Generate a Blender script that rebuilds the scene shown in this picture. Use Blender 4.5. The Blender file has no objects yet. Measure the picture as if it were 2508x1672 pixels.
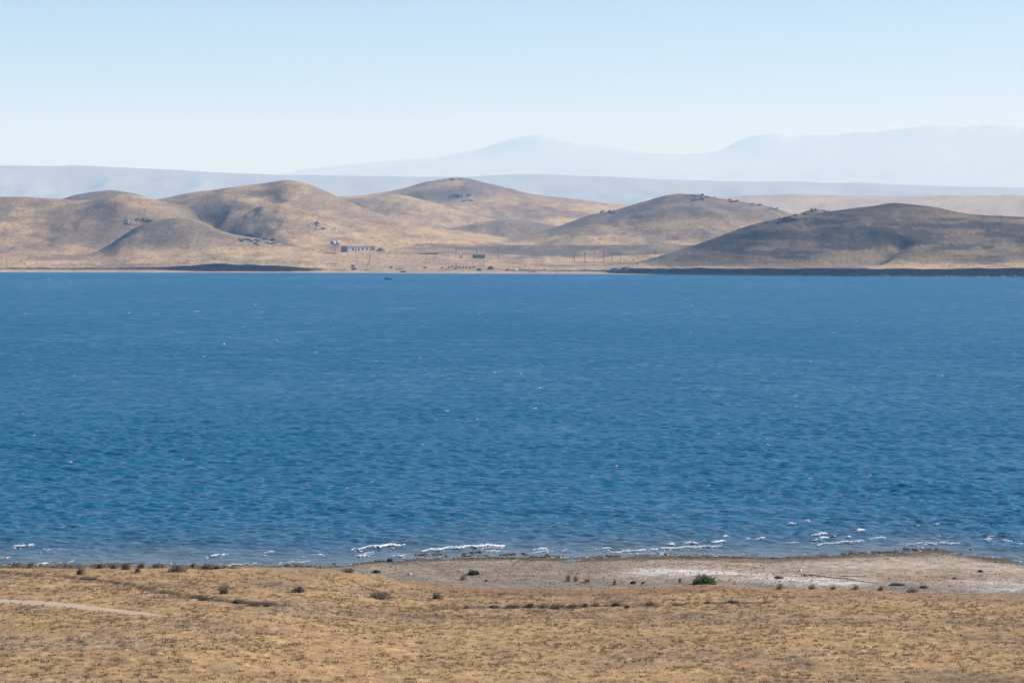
import bpy, math, random
import numpy as np
from mathutils import Vector, Matrix

random.seed(7)
RNG = np.random.default_rng(11)
S = bpy.context.scene
COL = S.collection

# ------------------------------------------------------------------ camera, sky, sun, exposure
CAM_H = 24.6                       # metres above the lake
F = 100.0 / 36.0 * 2508.0          # focal length in photograph pixels
HORIZON = 570.0                    # photograph row of the horizon
PITCH = math.atan((836.0 - HORIZON) / F)
cam_d = bpy.data.cameras.new('camera')
cam_d.lens = 100.0
cam_d.sensor_width = 36.0
cam_d.clip_start = 0.5
cam_d.clip_end = 80000.0
cam = bpy.data.objects.new('camera', cam_d)
COL.objects.link(cam)
cam.location = (0, 0, CAM_H)
cam.rotation_euler = (math.pi / 2 - PITCH, 0, 0)
S.camera = cam

SUN_EL = math.radians(31.0)
SUN_BEYOND = math.radians(24.0)    # the sun stands to the right, a little beyond the lake
sun_dir = Vector((math.cos(SUN_BEYOND) * math.cos(SUN_EL), math.sin(SUN_BEYOND) * math.cos(SUN_EL), math.sin(SUN_EL)))
world = bpy.data.worlds.new('World')
S.world = world
world.use_nodes = True
wn = world.node_tree
wn.nodes.clear()
w_out = wn.nodes.new('ShaderNodeOutputWorld')
w_bg = wn.nodes.new('ShaderNodeBackground')
w_sky = wn.nodes.new('ShaderNodeTexSky')
w_sky.sky_type = 'NISHITA'
w_sky.sun_disc = False
w_sky.sun_elevation = SUN_EL
w_sky.sun_rotation = math.pi / 2 - SUN_BEYOND
w_sky.altitude = 0.0
w_sky.air_density = 0.42
w_sky.dust_density = 0.3
w_sky.ozone_density = 2.6
w_bg.inputs['Strength'].default_value = 0.086
wn.links.new(w_sky.outputs[0], w_bg.inputs[0])
wn.links.new(w_bg.outputs[0], w_out.inputs[0])
sun_l = bpy.data.lights.new('sun', 'SUN')
sun_l.energy = 4.4
sun_l.angle = math.radians(0.53)
sun_l.color = (1.0, 0.955, 0.955)
sun_o = bpy.data.objects.new('sun', sun_l)
COL.objects.link(sun_o)
sun_o.rotation_euler = (-sun_dir).to_track_quat('-Z', 'Y').to_euler()
sun_o.location = (200, 100, 300)
S.view_settings.view_transform = 'Standard'
S.view_settings.look = 'None'
S.view_settings.gamma = 1.0
S.view_settings.exposure = 0.80
S.render.engine = 'CYCLES'
S.cycles.max_bounces = 8
S.cycles.volume_bounces = 4
S.cycles.use_denoising = True

# ------------------------------------------------------------------ helpers: numbers
def ray(px, py):
    """slopes (dx/dy, dz/dy) of the view ray through a photograph pixel"""
    c = (px - 1254.0) / F
    s = (836.0 - py) / F
    dy = math.cos(PITCH) + s * math.sin(PITCH)
    return c / dy, (-math.sin(PITCH) + s * math.cos(PITCH)) / dy

def at_level(px, py, z=0.0):
    a, b = ray(px, py)
    y = (z - CAM_H) / b
    return a * y, y

def height_at(py, Y):
    return CAM_H + ray(1254, py)[1] * Y

def hash2(ix, iy, seed):
    h = (ix.astype(np.int64) * 374761393 + iy.astype(np.int64) * 668265263 + seed * 1442695041) & 0xffffffff
    h = ((h ^ (h >> 13)) * 1274126177) & 0xffffffff
    h = ((h ^ (h >> 16)) * 2246822519) & 0xffffffff
    return ((h ^ (h >> 15)) & 0xffffff) / float(0xffffff)

def vnoise(x, y, seed=0):
    x = np.asarray(x, float); y = np.asarray(y, float)
    ix = np.floor(x); iy = np.floor(y)
    fx = x - ix; fy = y - iy
    ux = fx * fx * fx * (fx * (fx * 6 - 15) + 10)
    uy = fy * fy * fy * (fy * (fy * 6 - 15) + 10)
    a = hash2(ix, iy, seed); b = hash2(ix + 1, iy, seed)
    c = hash2(ix, iy + 1, seed); d = hash2(ix + 1, iy + 1, seed)
    return (a + (b - a) * ux) * (1 - uy) + (c + (d - c) * ux) * uy

def fbm(x, y, seed=0, octs=4, gain=0.5):
    t = 0.0; amp = 1.0; n = 0.0
    x = np.asarray(x, float); y = np.asarray(y, float)
    for i in range(octs):
        t = t + amp * (vnoise(x, y, seed + i * 17) * 2 - 1)
        n += amp
        amp *= gain
        x = x * 2.03 + 3.1; y = y * 2.03 + 1.7
    return t / n

def sstep(a, b, x):
    t = np.clip((x - a) / (b - a), 0, 1)
    return t * t * (3 - 2 * t)

PXG = np.arange(-1400, 3900, 4.0)
def curve(pts, sigma=10.0):
    """smoothed curve through (px, value) points"""
    p = np.array(pts, float)
    v = np.interp(PXG, p[:, 0], p[:, 1])
    k = np.exp(-0.5 * (np.arange(-15, 16) * 4.0 / sigma) ** 2); k /= k.sum()
    v = np.convolve(np.pad(v, 15, mode='edge'), k, mode='valid')
    return lambda u: np.interp(u, PXG, v)

def seg_dist(x, y, pts):
    """distance to a polyline and how far along it (0..1)"""
    best = np.full(np.shape(x), 1e9); along = np.zeros(np.shape(x)); side = np.zeros(np.shape(x))
    n = len(pts) - 1
    for i in range(n):
        ax, ay = pts[i]; bx, by = pts[i + 1]
        dx, dy = bx - ax, by - ay
        L = dx * dx + dy * dy
        t = np.clip(((x - ax) * dx + (y - ay) * dy) / L, 0, 1)
        qx = x - ax - t * dx; qy = y - ay - t * dy
        d = np.hypot(qx, qy)
        m = d < best
        best = np.where(m, d, best)
        along = np.where(m, (i + t) / n, along)
        side = np.where(m, np.sign(dx * qy - dy * qx), side)
    return best, along, side

# ------------------------------------------------------------------ helpers: meshes and objects
def put(name, me, mat=None, parent=None):
    o = bpy.data.objects.new(name, me)
    COL.objects.link(o)
    if mat is not None and not me.materials:
        me.materials.append(mat)
    if parent is not None:
        o.parent = parent
    return o

def tag(o, label=None, cat=None, group=None, kind=None):
    if label: o['label'] = label
    if cat: o['category'] = cat
    if group: o['group'] = group
    if kind: o['kind'] = kind
    return o

def empty(name, loc=(0, 0, 0), rz=0.0):
    o = bpy.data.objects.new(name, None)
    o.empty_display_size = 0.2
    COL.objects.link(o)
    o.location = loc
    o.rotation_euler = (0, 0, rz)
    return o

def np_mesh(name, v, f, colors=None, smooth=False):
    v = np.ascontiguousarray(v, dtype=np.float32); f = np.ascontiguousarray(f, dtype=np.int32)
    me = bpy.data.meshes.new(name)
    k = f.shape[1]
    me.vertices.add(len(v)); me.vertices.foreach_set('co', v.ravel())
    me.loops.add(f.size); me.loops.foreach_set('vertex_index', f.ravel())
    me.polygons.add(len(f))
    me.polygons.foreach_set('loop_start', np.arange(0, f.size, k, dtype=np.int32))
    me.polygons.foreach_set('loop_total', np.full(len(f), k, dtype=np.int32))
    me.polygons.foreach_set('use_smooth', np.full(len(f), smooth, dtype=bool))
    me.update(calc_edges=True)
    if colors is not None:
        c = np.ones((len(v), 4), np.float32); c[:, :3] = colors
        at = me.color_attributes.new('Col', 'FLOAT_COLOR', 'POINT')
        at.data.foreach_set('color', c.ravel())
    return me

def grid_faces(nr, nc):
    i = np.arange(nr * nc).reshape(nr, nc)
    return np.stack([i[:-1, :-1], i[:-1, 1:], i[1:, 1:], i[1:, :-1]], -1).reshape(-1, 4)

class MB:
    """collects boxes, tubes and prisms into one mesh"""
    def __init__(s):
        s.v = []; s.f = []
    def add(s, v, f):
        b = len(s.v)
        s.v += [tuple(p) for p in v]
        s.f += [tuple(i + b for i in q) for q in f]
        return s
    def box(s, x0, x1, y0, y1, z0, z1):
        v = [(x, y, z) for z in (z0, z1) for (x, y) in ((x0, y0), (x1, y0), (x1, y1), (x0, y1))]
        return s.add(v, [(3, 2, 1, 0), (4, 5, 6, 7), (0, 1, 5, 4), (1, 2, 6, 5), (2, 3, 7, 6), (3, 0, 4, 7)])
    def tube(s, a, b, ra, rb=None, n=6):
        rb = ra if rb is None else rb
        a = Vector(a); b = Vector(b); d = (b - a).normalized()
        e = d.orthogonal().normalized(); g = d.cross(e)
        v = []
        for (p, r) in ((a, ra), (b, rb)):
            for i in range(n):
                t = 2 * math.pi * i / n
                v.append(p + (e * math.cos(t) + g * math.sin(t)) * r)
        f = [(i, (i + 1) % n, n + (i + 1) % n, n + i) for i in range(n)]
        f += [tuple(range(n - 1, -1, -1)), tuple(range(n, 2 * n))]
        return s.add(v, f)
    def lathe(s, prof, axis, n=16):
        """rings of (distance along axis, radius) about the x or z axis"""
        v = []
        for (h, r) in prof:
            for i in range(n):
                t = 2 * math.pi * i / n
                c, d = r * math.cos(t), r * math.sin(t)
                v.append((h, c, d) if axis == 'x' else (c, d, h))
        f = []
        for k in range(len(prof) - 1):
            for i in range(n):
                j = (i + 1) % n
                f.append((k * n + i, k * n + j, (k + 1) * n + j, (k + 1) * n + i))
        f += [tuple(range(n - 1, -1, -1)), tuple(range((len(prof) - 1) * n, len(prof) * n))]
        return s.add(v, f)
    def build(s, name, mat, parent=None, smooth=False):
        me = bpy.data.meshes.new(name)
        me.from_pydata(s.v, [], s.f)
        me.update()
        if smooth:
            for p in me.polygons: p.use_smooth = True
        return put(name, me, mat, parent)

# ------------------------------------------------------------------ materials
def new_mat(name):
    m = bpy.data.materials.new(name); m.use_nodes = True
    nt = m.node_tree
    b = nt.nodes['Principled BSDF']
    return m, nt, b

def noise_node(nt, scale, detail=4.0, vec=None, rough=0.6):
    n = nt.nodes.new('ShaderNodeTexNoise')
    n.inputs['Scale'].default_value = scale
    n.inputs['Detail'].default_value = detail
    n.inputs['Roughness'].default_value = rough
    if vec is not None: nt.links.new(vec, n.inputs['Vector'])
    return n

def mapped(nt, scale):
    tc = nt.nodes.new('ShaderNodeTexCoord')
    mp = nt.nodes.new('ShaderNodeMapping')
    mp.inputs['Scale'].default_value = scale
    nt.links.new(tc.outputs['Object'], mp.inputs['Vector'])
    return mp.outputs[0]

def rng_node(nt, src, a, b, c, d):
    m = nt.nodes.new('ShaderNodeMapRange')
    for i, v in enumerate((a, b, c, d)):
        m.inputs[i + 1].default_value = v
    nt.links.new(src, m.inputs[0])
    return m.outputs[0]

def mixc(nt, mode, fac, a, b):
    n = nt.nodes.new('ShaderNodeMix'); n.data_type = 'RGBA'; n.blend_type = mode
    for s, v in ((n.inputs[0], fac), (n.inputs[6], a), (n.inputs[7], b)):
        if isinstance(v, (int, float)): s.default_value = v
        elif isinstance(v, tuple): s.default_value = (*v, 1) if len(v) == 3 else v
        else: nt.links.new(v, s)
    return n.outputs[2]

def plain(name, rgb, rough=0.85, var=0.25, scale=2.0, bump=0.0, metal=0.0):
    m, nt, b = new_mat(name)
    v = mapped(nt, (1, 1, 1))
    n = noise_node(nt, scale, 5.0, v)
    g = rng_node(nt, n.outputs['Fac'], 0.25, 0.75, 1 - var, 1 + var)
    nt.links.new(mixc(nt, 'MULTIPLY', 1.0, rgb, g), b.inputs['Base Color'])
    b.inputs['Roughness'].default_value = rough
    b.inputs['Metallic'].default_value = metal
    b.inputs['Specular IOR Level'].default_value = 0.3
    if bump:
        bp = nt.nodes.new('ShaderNodeBump'); bp.inputs['Strength'].default_value = bump
        bp.inputs['Distance'].default_value = 0.05
        nt.links.new(n.outputs['Fac'], bp.inputs['Height']); nt.links.new(bp.outputs[0], b.inputs['Normal'])
    return m

def vcol_mat(name, scales, rough=0.95, bump=None, spec=0.1):
    """vertex colour times several noises: scales = [(scale, low, high, squash)]"""
    m, nt, b = new_mat(name)
    at = nt.nodes.new('ShaderNodeAttribute'); at.attribute_name = 'Col'
    c = at.outputs['Color']
    last = None
    for (sc, lo, hi, sq) in scales:
        v = mapped(nt, (1, sq, 1))
        n = noise_node(nt, sc, 3.0, v)
        g = rng_node(nt, n.outputs['Fac'], 0.3, 0.7, lo, hi)
        c = mixc(nt, 'MULTIPLY', 1.0, c, g)
        last = n
    nt.links.new(c, b.inputs['Base Color'])
    b.inputs['Roughness'].default_value = rough
    b.inputs['Specular IOR Level'].default_value = spec
    if bump:
        bp = nt.nodes.new('ShaderNodeBump'); bp.inputs['Strength'].default_value = bump[0]
        bp.inputs['Distance'].default_value = bump[1]
        nt.links.new(last.outputs['Fac'], bp.inputs['Height']); nt.links.new(bp.outputs[0], b.inputs['Normal'])
    return m

def leafy(m, fac):
    nt = m.node_tree
    b = nt.nodes['Principled BSDF']; out = [n for n in nt.nodes if n.type == 'OUTPUT_MATERIAL'][0]
    t = nt.nodes.new('ShaderNodeBsdfTranslucent'); x = nt.nodes.new('ShaderNodeMixShader')
    nt.links.new(b.inputs['Base Color'].links[0].from_socket, t.inputs['Color'])
    x.inputs[0].default_value = fac
    nt.links.new(b.outputs[0], x.inputs[1]); nt.links.new(t.outputs[0], x.inputs[2]); nt.links.new(x.outputs[0], out.inputs['Surface'])
    return m

M = {}
M['hill'] = vcol_mat('dry_hill_grass', [(0.012, 0.86, 1.14, 0.5), (0.09, 0.84, 1.15, 0.35), (0.40, 0.75, 1.22, 0.4)], bump=(0.5, 0.8))
M['range'] = vcol_mat('mountain_rock', [(0.0015, 0.92, 1.08, 1.0), (0.006, 0.9, 1.1, 1.0)])
M['field'] = vcol_mat('dry_steppe_soil', [(0.25, 0.88, 1.12, 0.6), (1.4, 0.66, 1.22, 0.6), (7.0, 0.62, 1.36, 1.0)], bump=(0.5, 0.04))
M['grass'] = leafy(vcol_mat('dry_grass_blades', [(0.6, 0.85, 1.15, 1.0)]), 0.45)
M['pebble'] = vcol_mat('beach_stone', [(9.0, 0.85, 1.15, 1.0)], rough=0.7, spec=0.3)
M['leaf'] = leafy(vcol_mat('shrub_leaf', [(3.0, 0.8, 1.2, 1.0)], rough=0.8), 0.5)
M['twig'] = plain('shrub_twig', (0.16, 0.125, 0.095), 0.9, 0.3, 8.0)
M['track'] = plain('pale_track_dust', (0.42, 0.33, 0.24), 0.95, 0.12, 1.3, 0.4)
M['rock'] = plain('outcrop_rock', (0.115, 0.105, 0.095), 0.9, 0.4, 0.5, 0.6)
M['pale_rock'] = plain('pale_shore_rock', (0.36, 0.33, 0.29), 0.9, 0.35, 0.6, 0.5)
M['wet_rock'] = plain('dark_wet_rock', (0.04, 0.033, 0.027), 0.6, 0.4, 5.0, 0.5)
M['tan_rock'] = plain('tan_shore_rock', (0.17, 0.12, 0.08), 0.8, 0.35, 5.0, 0.5)
M['white_rock'] = plain('white_stone', (0.6, 0.6, 0.56), 0.8, 0.15, 5.0, 0.3)
M['mound'] = plain('dark_gravel', (0.10, 0.095, 0.09), 0.95, 0.3, 1.0, 0.5)
M['plaster'] = plain('grey_plaster', (0.60, 0.58, 0.57), 0.9, 0.12, 0.5)
M['endwall'] = plain('shade_toned_wall', (0.27, 0.24, 0.23), 0.9, 0.15, 0.6)  # end wall's shade put into the colour, reused on the pier
M['roof'] = plain('old_roof_slab', (0.24, 0.21, 0.19), 0.9, 0.2, 0.5)
M['opening'] = plain('dark_opening', (0.03, 0.035, 0.05), 0.4, 0.2, 1.0)
M['door'] = plain('weathered_door', (0.17, 0.11, 0.09), 0.8, 0.2, 1.0)
M['concrete'] = plain('pale_concrete', (0.45, 0.42, 0.38), 0.9, 0.12, 0.4)
M['tank'] = plain('tank_white_paint', (0.26, 0.26, 0.26), 0.5, 0.1, 0.6)
M['steel'] = plain('grey_steel', (0.12, 0.115, 0.11), 0.6, 0.2, 1.0, metal=0.3)
M['shed'] = plain('shed_white_paint', (0.72, 0.72, 0.74), 0.7, 0.08, 0.6)
M['green'] = plain('faded_green_paint', (0.13, 0.25, 0.17), 0.7, 0.18, 0.7)
M['greendark'] = plain('dark_green_panel', (0.05, 0.10, 0.09), 0.7, 0.2, 0.7)
M['pole'] = plain('grey_timber', (0.13, 0.11, 0.09), 0.9, 0.25, 1.0)
M['palepole'] = plain('pale_concrete_pole', (0.55, 0.53, 0.50), 0.9, 0.1, 0.5)
M['hullteal'] = plain('dark_teal_hull', (0.015, 0.06, 0.065), 0.5, 0.2, 1.0)
M['hullwhite'] = plain('white_hull', (0.75, 0.75, 0.75), 0.5, 0.06, 1.0)
M['hullblue'] = plain('navy_hull', (0.04, 0.07, 0.13), 0.5, 0.2, 1.0)
M['hulldark'] = plain('black_hull', (0.05, 0.048, 0.045), 0.6, 0.2, 1.0)
M['aqua'] = plain('pale_aqua_plastic', (0.35, 0.6, 0.6), 0.5, 0.1, 1.0)
M['foam'] = plain('white_foam', (0.80, 0.82, 0.84), 0.8, 0.06, 3.0, 0.4)
M['earth'] = plain('dug_earth', (0.30, 0.22, 0.155), 0.95, 0.3, 0.8, 0.5)

def water_mat():
    m, nt, b = new_mat('lake_water')
    at = nt.nodes.new('ShaderNodeAttribute'); at.attribute_name = 'Col'
    nt.links.new(at.outputs['Color'], b.inputs['Base Color'])
    b.inputs['IOR'].default_value = 1.333
    ar = nt.nodes.new('ShaderNodeAttribute'); ar.attribute_name = 'chop'
    nt.links.new(ar.outputs['Fac'], b.inputs['Roughness'])
    b.inputs['Specular IOR Level'].default_value = 0.36
    v = mapped(nt, (0.45, 1.0, 1.0))
    n1 = noise_node(nt, 1.1, 3.0, v, 0.55)
    n2 = noise_node(nt, 0.16, 3.0, v, 0.6)
    ad = nt.nodes.new('ShaderNodeMath'); ad.operation = 'MULTIPLY_ADD'
    nt.links.new(n2.outputs['Fac'], ad.inputs[0]); ad.inputs[1].default_value = 2.2
    nt.links.new(n1.outputs['Fac'], ad.inputs[2])
    n3 = noise_node(nt, 3.2, 2.0, v, 0.5)
    a3 = nt.nodes.new('ShaderNodeMath'); a3.operation = 'MULTIPLY_ADD'
    nt.links.new(n3.outputs['Fac'], a3.inputs[0]); a3.inputs[1].default_value = 0.45
    nt.links.new(ad.outputs[0], a3.inputs[2])
    bp = nt.nodes.new('ShaderNodeBump'); bp.inputs['Strength'].default_value = 0.75
    bp.inputs['Distance'].default_value = 0.4
    nt.links.new(a3.outputs[0], bp.inputs['Height']); nt.links.new(bp.outputs[0], b.inputs['Normal'])
    return m
M['water'] = water_mat()

# ------------------------------------------------------------------ near shore: heights
shore_px = [(-600, 1384), (0, 1384), (500, 1384), (780, 1386), (830, 1386), (900, 1377), (1000, 1370), (1060, 1369), (1130, 1365), (1250, 1362),
            (1330, 1366), (1400, 1371), (1460, 1367), (1520, 1362), (1620, 1359), (1750, 1363), (1900, 1365), (2000, 1360), (2080, 1356), (2200, 1352),
            (2290, 1349), (2340, 1353), (2400, 1362), (2460, 1371), (2508, 1378), (2700, 1395), (3200, 1410)]
_sp = np.array([at_level(a, b, 0.0) for a, b in shore_px])
edge_px = [(-600, 1388, 1.35), (0, 1388, 1.35), (300, 1388, 1.35), (550, 1387, 1.3), (700, 1388, 1.2), (800, 1392, 1.0), (870, 1402, 0.8), (960, 1414, 0.62), (1060, 1430, 0.55),
           (1200, 1438, 0.5), (1400, 1440, 0.5), (1600, 1438, 0.5), (1720, 1432, 0.5), (1900, 1438, 0.5), (2050, 1442, 0.5), (2200, 1448, 0.5), (2350, 1452, 0.5), (2508, 1452, 0.5), (3200, 1456, 0.5)]
_ep = np.array([(*at_level(a, b, z), z) for a, b, z in edge_px])

def shore_y(x):
    return np.interp(x, _sp[:, 0], _sp[:, 1]) + 0.5 * fbm(x / 3.0, x * 0 + 1.3, 5, 3)

def edge_y(x):
    return np.interp(x, _ep[:, 0], _ep[:, 1]) + 0.7 * fbm(x / 4.0, x * 0 + 7.7, 9, 3)

def near_base(x, y):
    ys = shore_y(x); ye = np.minimum(edge_y(x), ys - 2.0); ze = np.interp(x, _ep[:, 0], _ep[:, 2])
    back = np.maximum(ye - y, 0)
    z_land = ze + 0.052 * back + 0.15 * fbm(x / 14, y / 9, 21, 3) * sstep(0, 12, back)
    near = np.maximum(108 - y, 0)
    z_land = z_land + 0.112 * (near - 12 * (1 - np.exp(-near / 12)))
    t = np.clip((y - ye) / np.maximum(ys - ye, 0.5), 0, 1)
    steep = sstep(0.75, 1.2, ze)
    drop = np.where(t < 1, steep * (1 - sstep(0.0, 0.35, t)) + (1 - steep) * (1 - t), 0)
    z_beach = ze * drop * (1 - 0.25 * steep) + 0.25 * steep * ze * (1 - t)
    z = np.where(y < ye, z_land, z_beach)
    z = z - 0.022 * np.maximum(y - ys, 0) + 0.0
    beach = (y > ye)
    z = z + beach * (0.05 * fbm(x / 2.5, y / 2.0, 31, 3) + 0.035 * fbm(x / 0.7, y / 0.5, 33, 2))
    return z

def hit_near(px, py, extra=0.0):
    a, b = ray(px, py)
    Y = np.arange(60, 235, 0.05)
    z = near_base(a * Y, Y)
    r = CAM_H + b * Y
    k = np.argmax(z + extra >= r)
    y = Y[k]
    return a * y, y

ditch_l = [hit_near(a, b) for a, b in ((-250, 1380 + 6), (0, 1402), (90, 1407), (180, 1413), (290, 1427), (420, 1453), (520, 1468), (600, 1476), (675, 1481))]
ditch_r = [hit_near(a, b) for a, b in ((940, 1488), (1100, 1487), (1250, 1486), (1400, 1484), (1560, 1481), (1700, 1477), (1850, 1475), (1980, 1476))]
track_top = [hit_near(a, b) for a, b in ((-420, 1424), (-200, 1446), (0, 1465), (100, 1470), (200, 1479), (300, 1492), (360, 1500), (412, 1507))]
track_bot = [hit_near(a, b) for a, b in ((-420, 1434), (-200, 1458), (0, 1479), (100, 1483), (200, 1491), (300, 1503), (360, 1508), (412, 1509))]
track_mid = [((a[0] + b[0]) / 2, (a[1] + b[1]) / 2) for a, b in zip(track_top, track_bot)]

def near_full(x, y):
    z = near_base(x, y)
    land = sstep(0, 2.5, edge_y(x) - y)
    dt, _, _ = seg_dist(x, y, track_mid)
    lump = land * sstep(0.5, 1.6, dt)
    z = z + lump * (0.05 * fbm(x / 0.9, y / 0.9, 41, 3) + 0.10 * np.maximum(fbm(x / 0.55, y / 0.55, 45, 2) - 0.1, 0))
    d, t, s = seg_dist(x, y, ditch_l)
    dep = (0.22 + 0.30 * sstep(0.8, 0.93, t)) * (1 - sstep(0.985, 1.0, t)) * (0.75 + 0.5 * fbm(x / 1.3, y / 1.3, 51, 2))
    z = z - dep * (1 - sstep(0.3, 0.75, d + 0.25 * fbm(x / 0.5, y / 0.5, 52, 2))) + 0.15 * dep * np.exp(-((d - 1.0) / 0.35) ** 2) * (s > 0)
    d, t, s = seg_dist(x, y, ditch_r)
    dep = 0.42 * np.clip(0.55 + 1.4 * fbm(x / 1.6, y / 3.0, 55, 2), 0, 1.3) * sstep(0.0, 0.15, t) * (1 - sstep(0.85, 1.0, t))
    z = z - dep * (1 - sstep(0.4, 0.95, d + 0.3 * fbm(x / 0.5, y / 0.5, 56, 2))) + 0.15 * dep * np.exp(-((d - 1.15) / 0.35) ** 2) * (s > 0)
    return z

def near_hit_full(px, py):
    a, b = ray(px, py)
    Y = np.arange(60, 235, 0.05)
    z = near_full(a * Y, Y)
    k = np.argmax(z >= CAM_H + b * Y)
    y = Y[k]
    return np.array((a * y, y, z[k]))

# ------------------------------------------------------------------ near shore: ground sheet
def lerp3(a, b, t):
    return a + (np.array(b) - a) * t[..., None]

def near_colours(x, y, z):
    ye = edge_y(x); ys = shore_y(x)
    u = 1254 + F * x / np.maximum(y, 1)
    c = np.zeros(x.shape + (3,)); c[:] = (0.365, 0.243, 0.121)
    n1 = fbm(x / 7, y / 5, 61, 4); n2 = fbm(x / 1.6, y / 1.4, 63, 3)
    c = lerp3(c, (0.29, 0.202, 0.118), sstep(-0.05, 0.45, n1 + 0.4 * n2))
    c = lerp3(c, (0.395, 0.262, 0.128), sstep(0.15, 0.5, -n1 + 0.3 * n2) * 0.7)
    back = ye - y
    # reddish damp belt behind the beach in the middle
    red = sstep(0, 1.5, back) * (1 - sstep(5, 9, back)) * sstep(960, 1100, u) * (1 - sstep(1650, 1900, u) * 0.5)
    c = lerp3(c, (0.215, 0.125, 0.07), 0.75 * red)
    # pale trampled patch at the lower left
    px_, py_ = hit_near(150, 1572)
    pale = np.exp(-((x - px_) / 7) ** 2 - ((y - py_) / 2.2) ** 2)
    c = lerp3(c, (0.33, 0.245, 0.165), 0.8 * pale)
    px_, py_ = hit_near(2420, 1665)
    dk = np.exp(-((x - px_) / 6) ** 2 - ((y - py_) / 2.5) ** 2)
    c = lerp3(c, (0.15, 0.115, 0.07), 0.6 * dk)
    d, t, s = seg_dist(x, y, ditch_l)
    c = lerp3(c, (0.10, 0.075, 0.055), (1 - sstep(0.3, 1.1, d + 0.7 * n2)) * np.clip(0.55 + 0.9 * fbm(x / 2.2, y / 2.2, 65, 3) + 0.35 * sstep(0.75, 0.9, t), 0.15, 0.95))  # dark soil, with the scarp's shade painted into the band
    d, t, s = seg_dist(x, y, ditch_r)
    c = lerp3(c, (0.10, 0.062, 0.045), (1 - sstep(0.4, 1.0, d + 0.6 * n2)) * 0.85 * sstep(0, 0.1, t) * (1 - sstep(0.85, 1, t)))  # shaded scarp face painted along the furrow
    # beach: grey shingle, salt crust, damp weedy margin
    b = np.zeros_like(c); b[:] = (0.335, 0.268, 0.19)
    q = (y - ye) / np.maximum(ys - ye, 0.5)
    n3 = fbm(x / 4.5, y / 2.2, 71, 4); n4 = fbm(x / 1.2, y / 0.8, 73, 3)
    b = lerp3(b, (0.215, 0.18, 0.135), (1 - sstep(1350, 1750, u)) * np.clip(0.75 + 0.5 * n3, 0, 1))
    b = lerp3(b, (0.20, 0.185, 0.165), (1 - sstep(0.05, 0.3, q)) * 0.8)
    b = lerp3(b, (0.30, 0.20, 0.115), sstep(0.0, 0.3, n3) * np.exp(-((q - 0.42) / 0.13) ** 2) * 0.8)
    salt = sstep(1450, 1620, u) * (1 - sstep(2060, 2180, u)) * np.exp(-((q - 0.42 + 0.20 * sstep(1700, 2050, u)) / 0.14) ** 2)
    salt = np.maximum(salt, sstep(2300, 2480, u) * np.exp(-((q - 0.17) / 0.12) ** 2))
    b = lerp3(b, (0.58, 0.55, 0.51), np.clip(salt * (0.75 + 1.1 * n3 + 0.5 * n4), 0, 1))
    sand = sstep(1850, 2050, u) * np.exp(-((q - 0.66) / 0.17) ** 2)
    b = lerp3(b, (0.40, 0.345, 0.275), np.clip(sand * (0.8 + 0.5 * n4), 0, 1))
    b = lerp3(b, (0.105, 0.08, 0.05), sstep(0.80, 0.95, q + 0.08 * n3 + 0.04 * n4))
    b = lerp3(b, (0.11, 0.08, 0.055), sstep(0.25, 0.45, n4) * sstep(0.02, 0.15, n3) * (1 - salt) * 0.5)
    m = sstep(-1.0, 1.0, y - ye + 1.7 * n4 + 0.8 * n3)
    c = lerp3(c, (0, 0, 0), m * 0) * (1 - m[..., None]) + b * m[..., None]
    return c

cols = np.concatenate([np.arange(-1300, -60, 40), np.arange(-60, 2570, 7), np.arange(2570, 3850, 40)]).astype(float)
rows = np.concatenate([np.arange(0.6, 20, 1.2), np.arange(20, 112, 2.0), np.arange(112, 224, 0.25), np.arange(224, 250, 2.0)])
U, Yg = np.meshgrid(cols, rows)
Xg = (U - 1254) / F * np.maximum(Yg, 40)
Zg = near_full(Xg, Yg)
hx = np.hypot(Xg, Yg)
Zg = np.minimum(Zg, np.where(hx < 14, CAM_H - 1.65, 1e9))
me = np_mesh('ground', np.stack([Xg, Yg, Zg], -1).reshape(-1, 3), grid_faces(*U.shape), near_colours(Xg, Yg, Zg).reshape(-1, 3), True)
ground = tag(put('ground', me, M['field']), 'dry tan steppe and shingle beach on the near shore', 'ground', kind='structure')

# pale dirt track at the left
tt = np.linspace(0, 1, 120)
n_seg = len(track_top) - 1
A = np.array(track_top); B = np.array(track_bot)
ax = np.interp(tt * n_seg, np.arange(n_seg + 1), A[:, 0]); ay = np.interp(tt * n_seg, np.arange(n_seg + 1), A[:, 1])
bx = np.interp(tt * n_seg, np.arange(n_seg + 1), B[:, 0]); by = np.interp(tt * n_seg, np.arange(n_seg + 1), B[:, 1])
w = np.linspace(0, 1, 9)[None, :]
wig = 0.12 * fbm(ax / 1.2, ay * 0, 81, 2)[:, None]
wig2 = 0.25 * fbm(ax / 0.8, ay * 0 + 5, 83, 2)[:, None]
X = ax[:, None] * (1 - w) + bx[:, None] * w
Y = ay[:, None] * (1 - w) + by[:, None] * w + wig * (1 - w) + wig2 * w
Z = near_full(X, Y) + 0.035 * np.sin(np.pi * np.clip(w, 0.001, 0.999)) ** 0.5 - 0.015
me = np_mesh('dirt_track', np.stack([X, Y, Z], -1).reshape(-1, 3), grid_faces(*X.shape), None, True)
tag(put('dirt_track', me, M['track']), 'pale dusty track crossing the dry grass at lower left', 'track', kind='structure')

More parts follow.
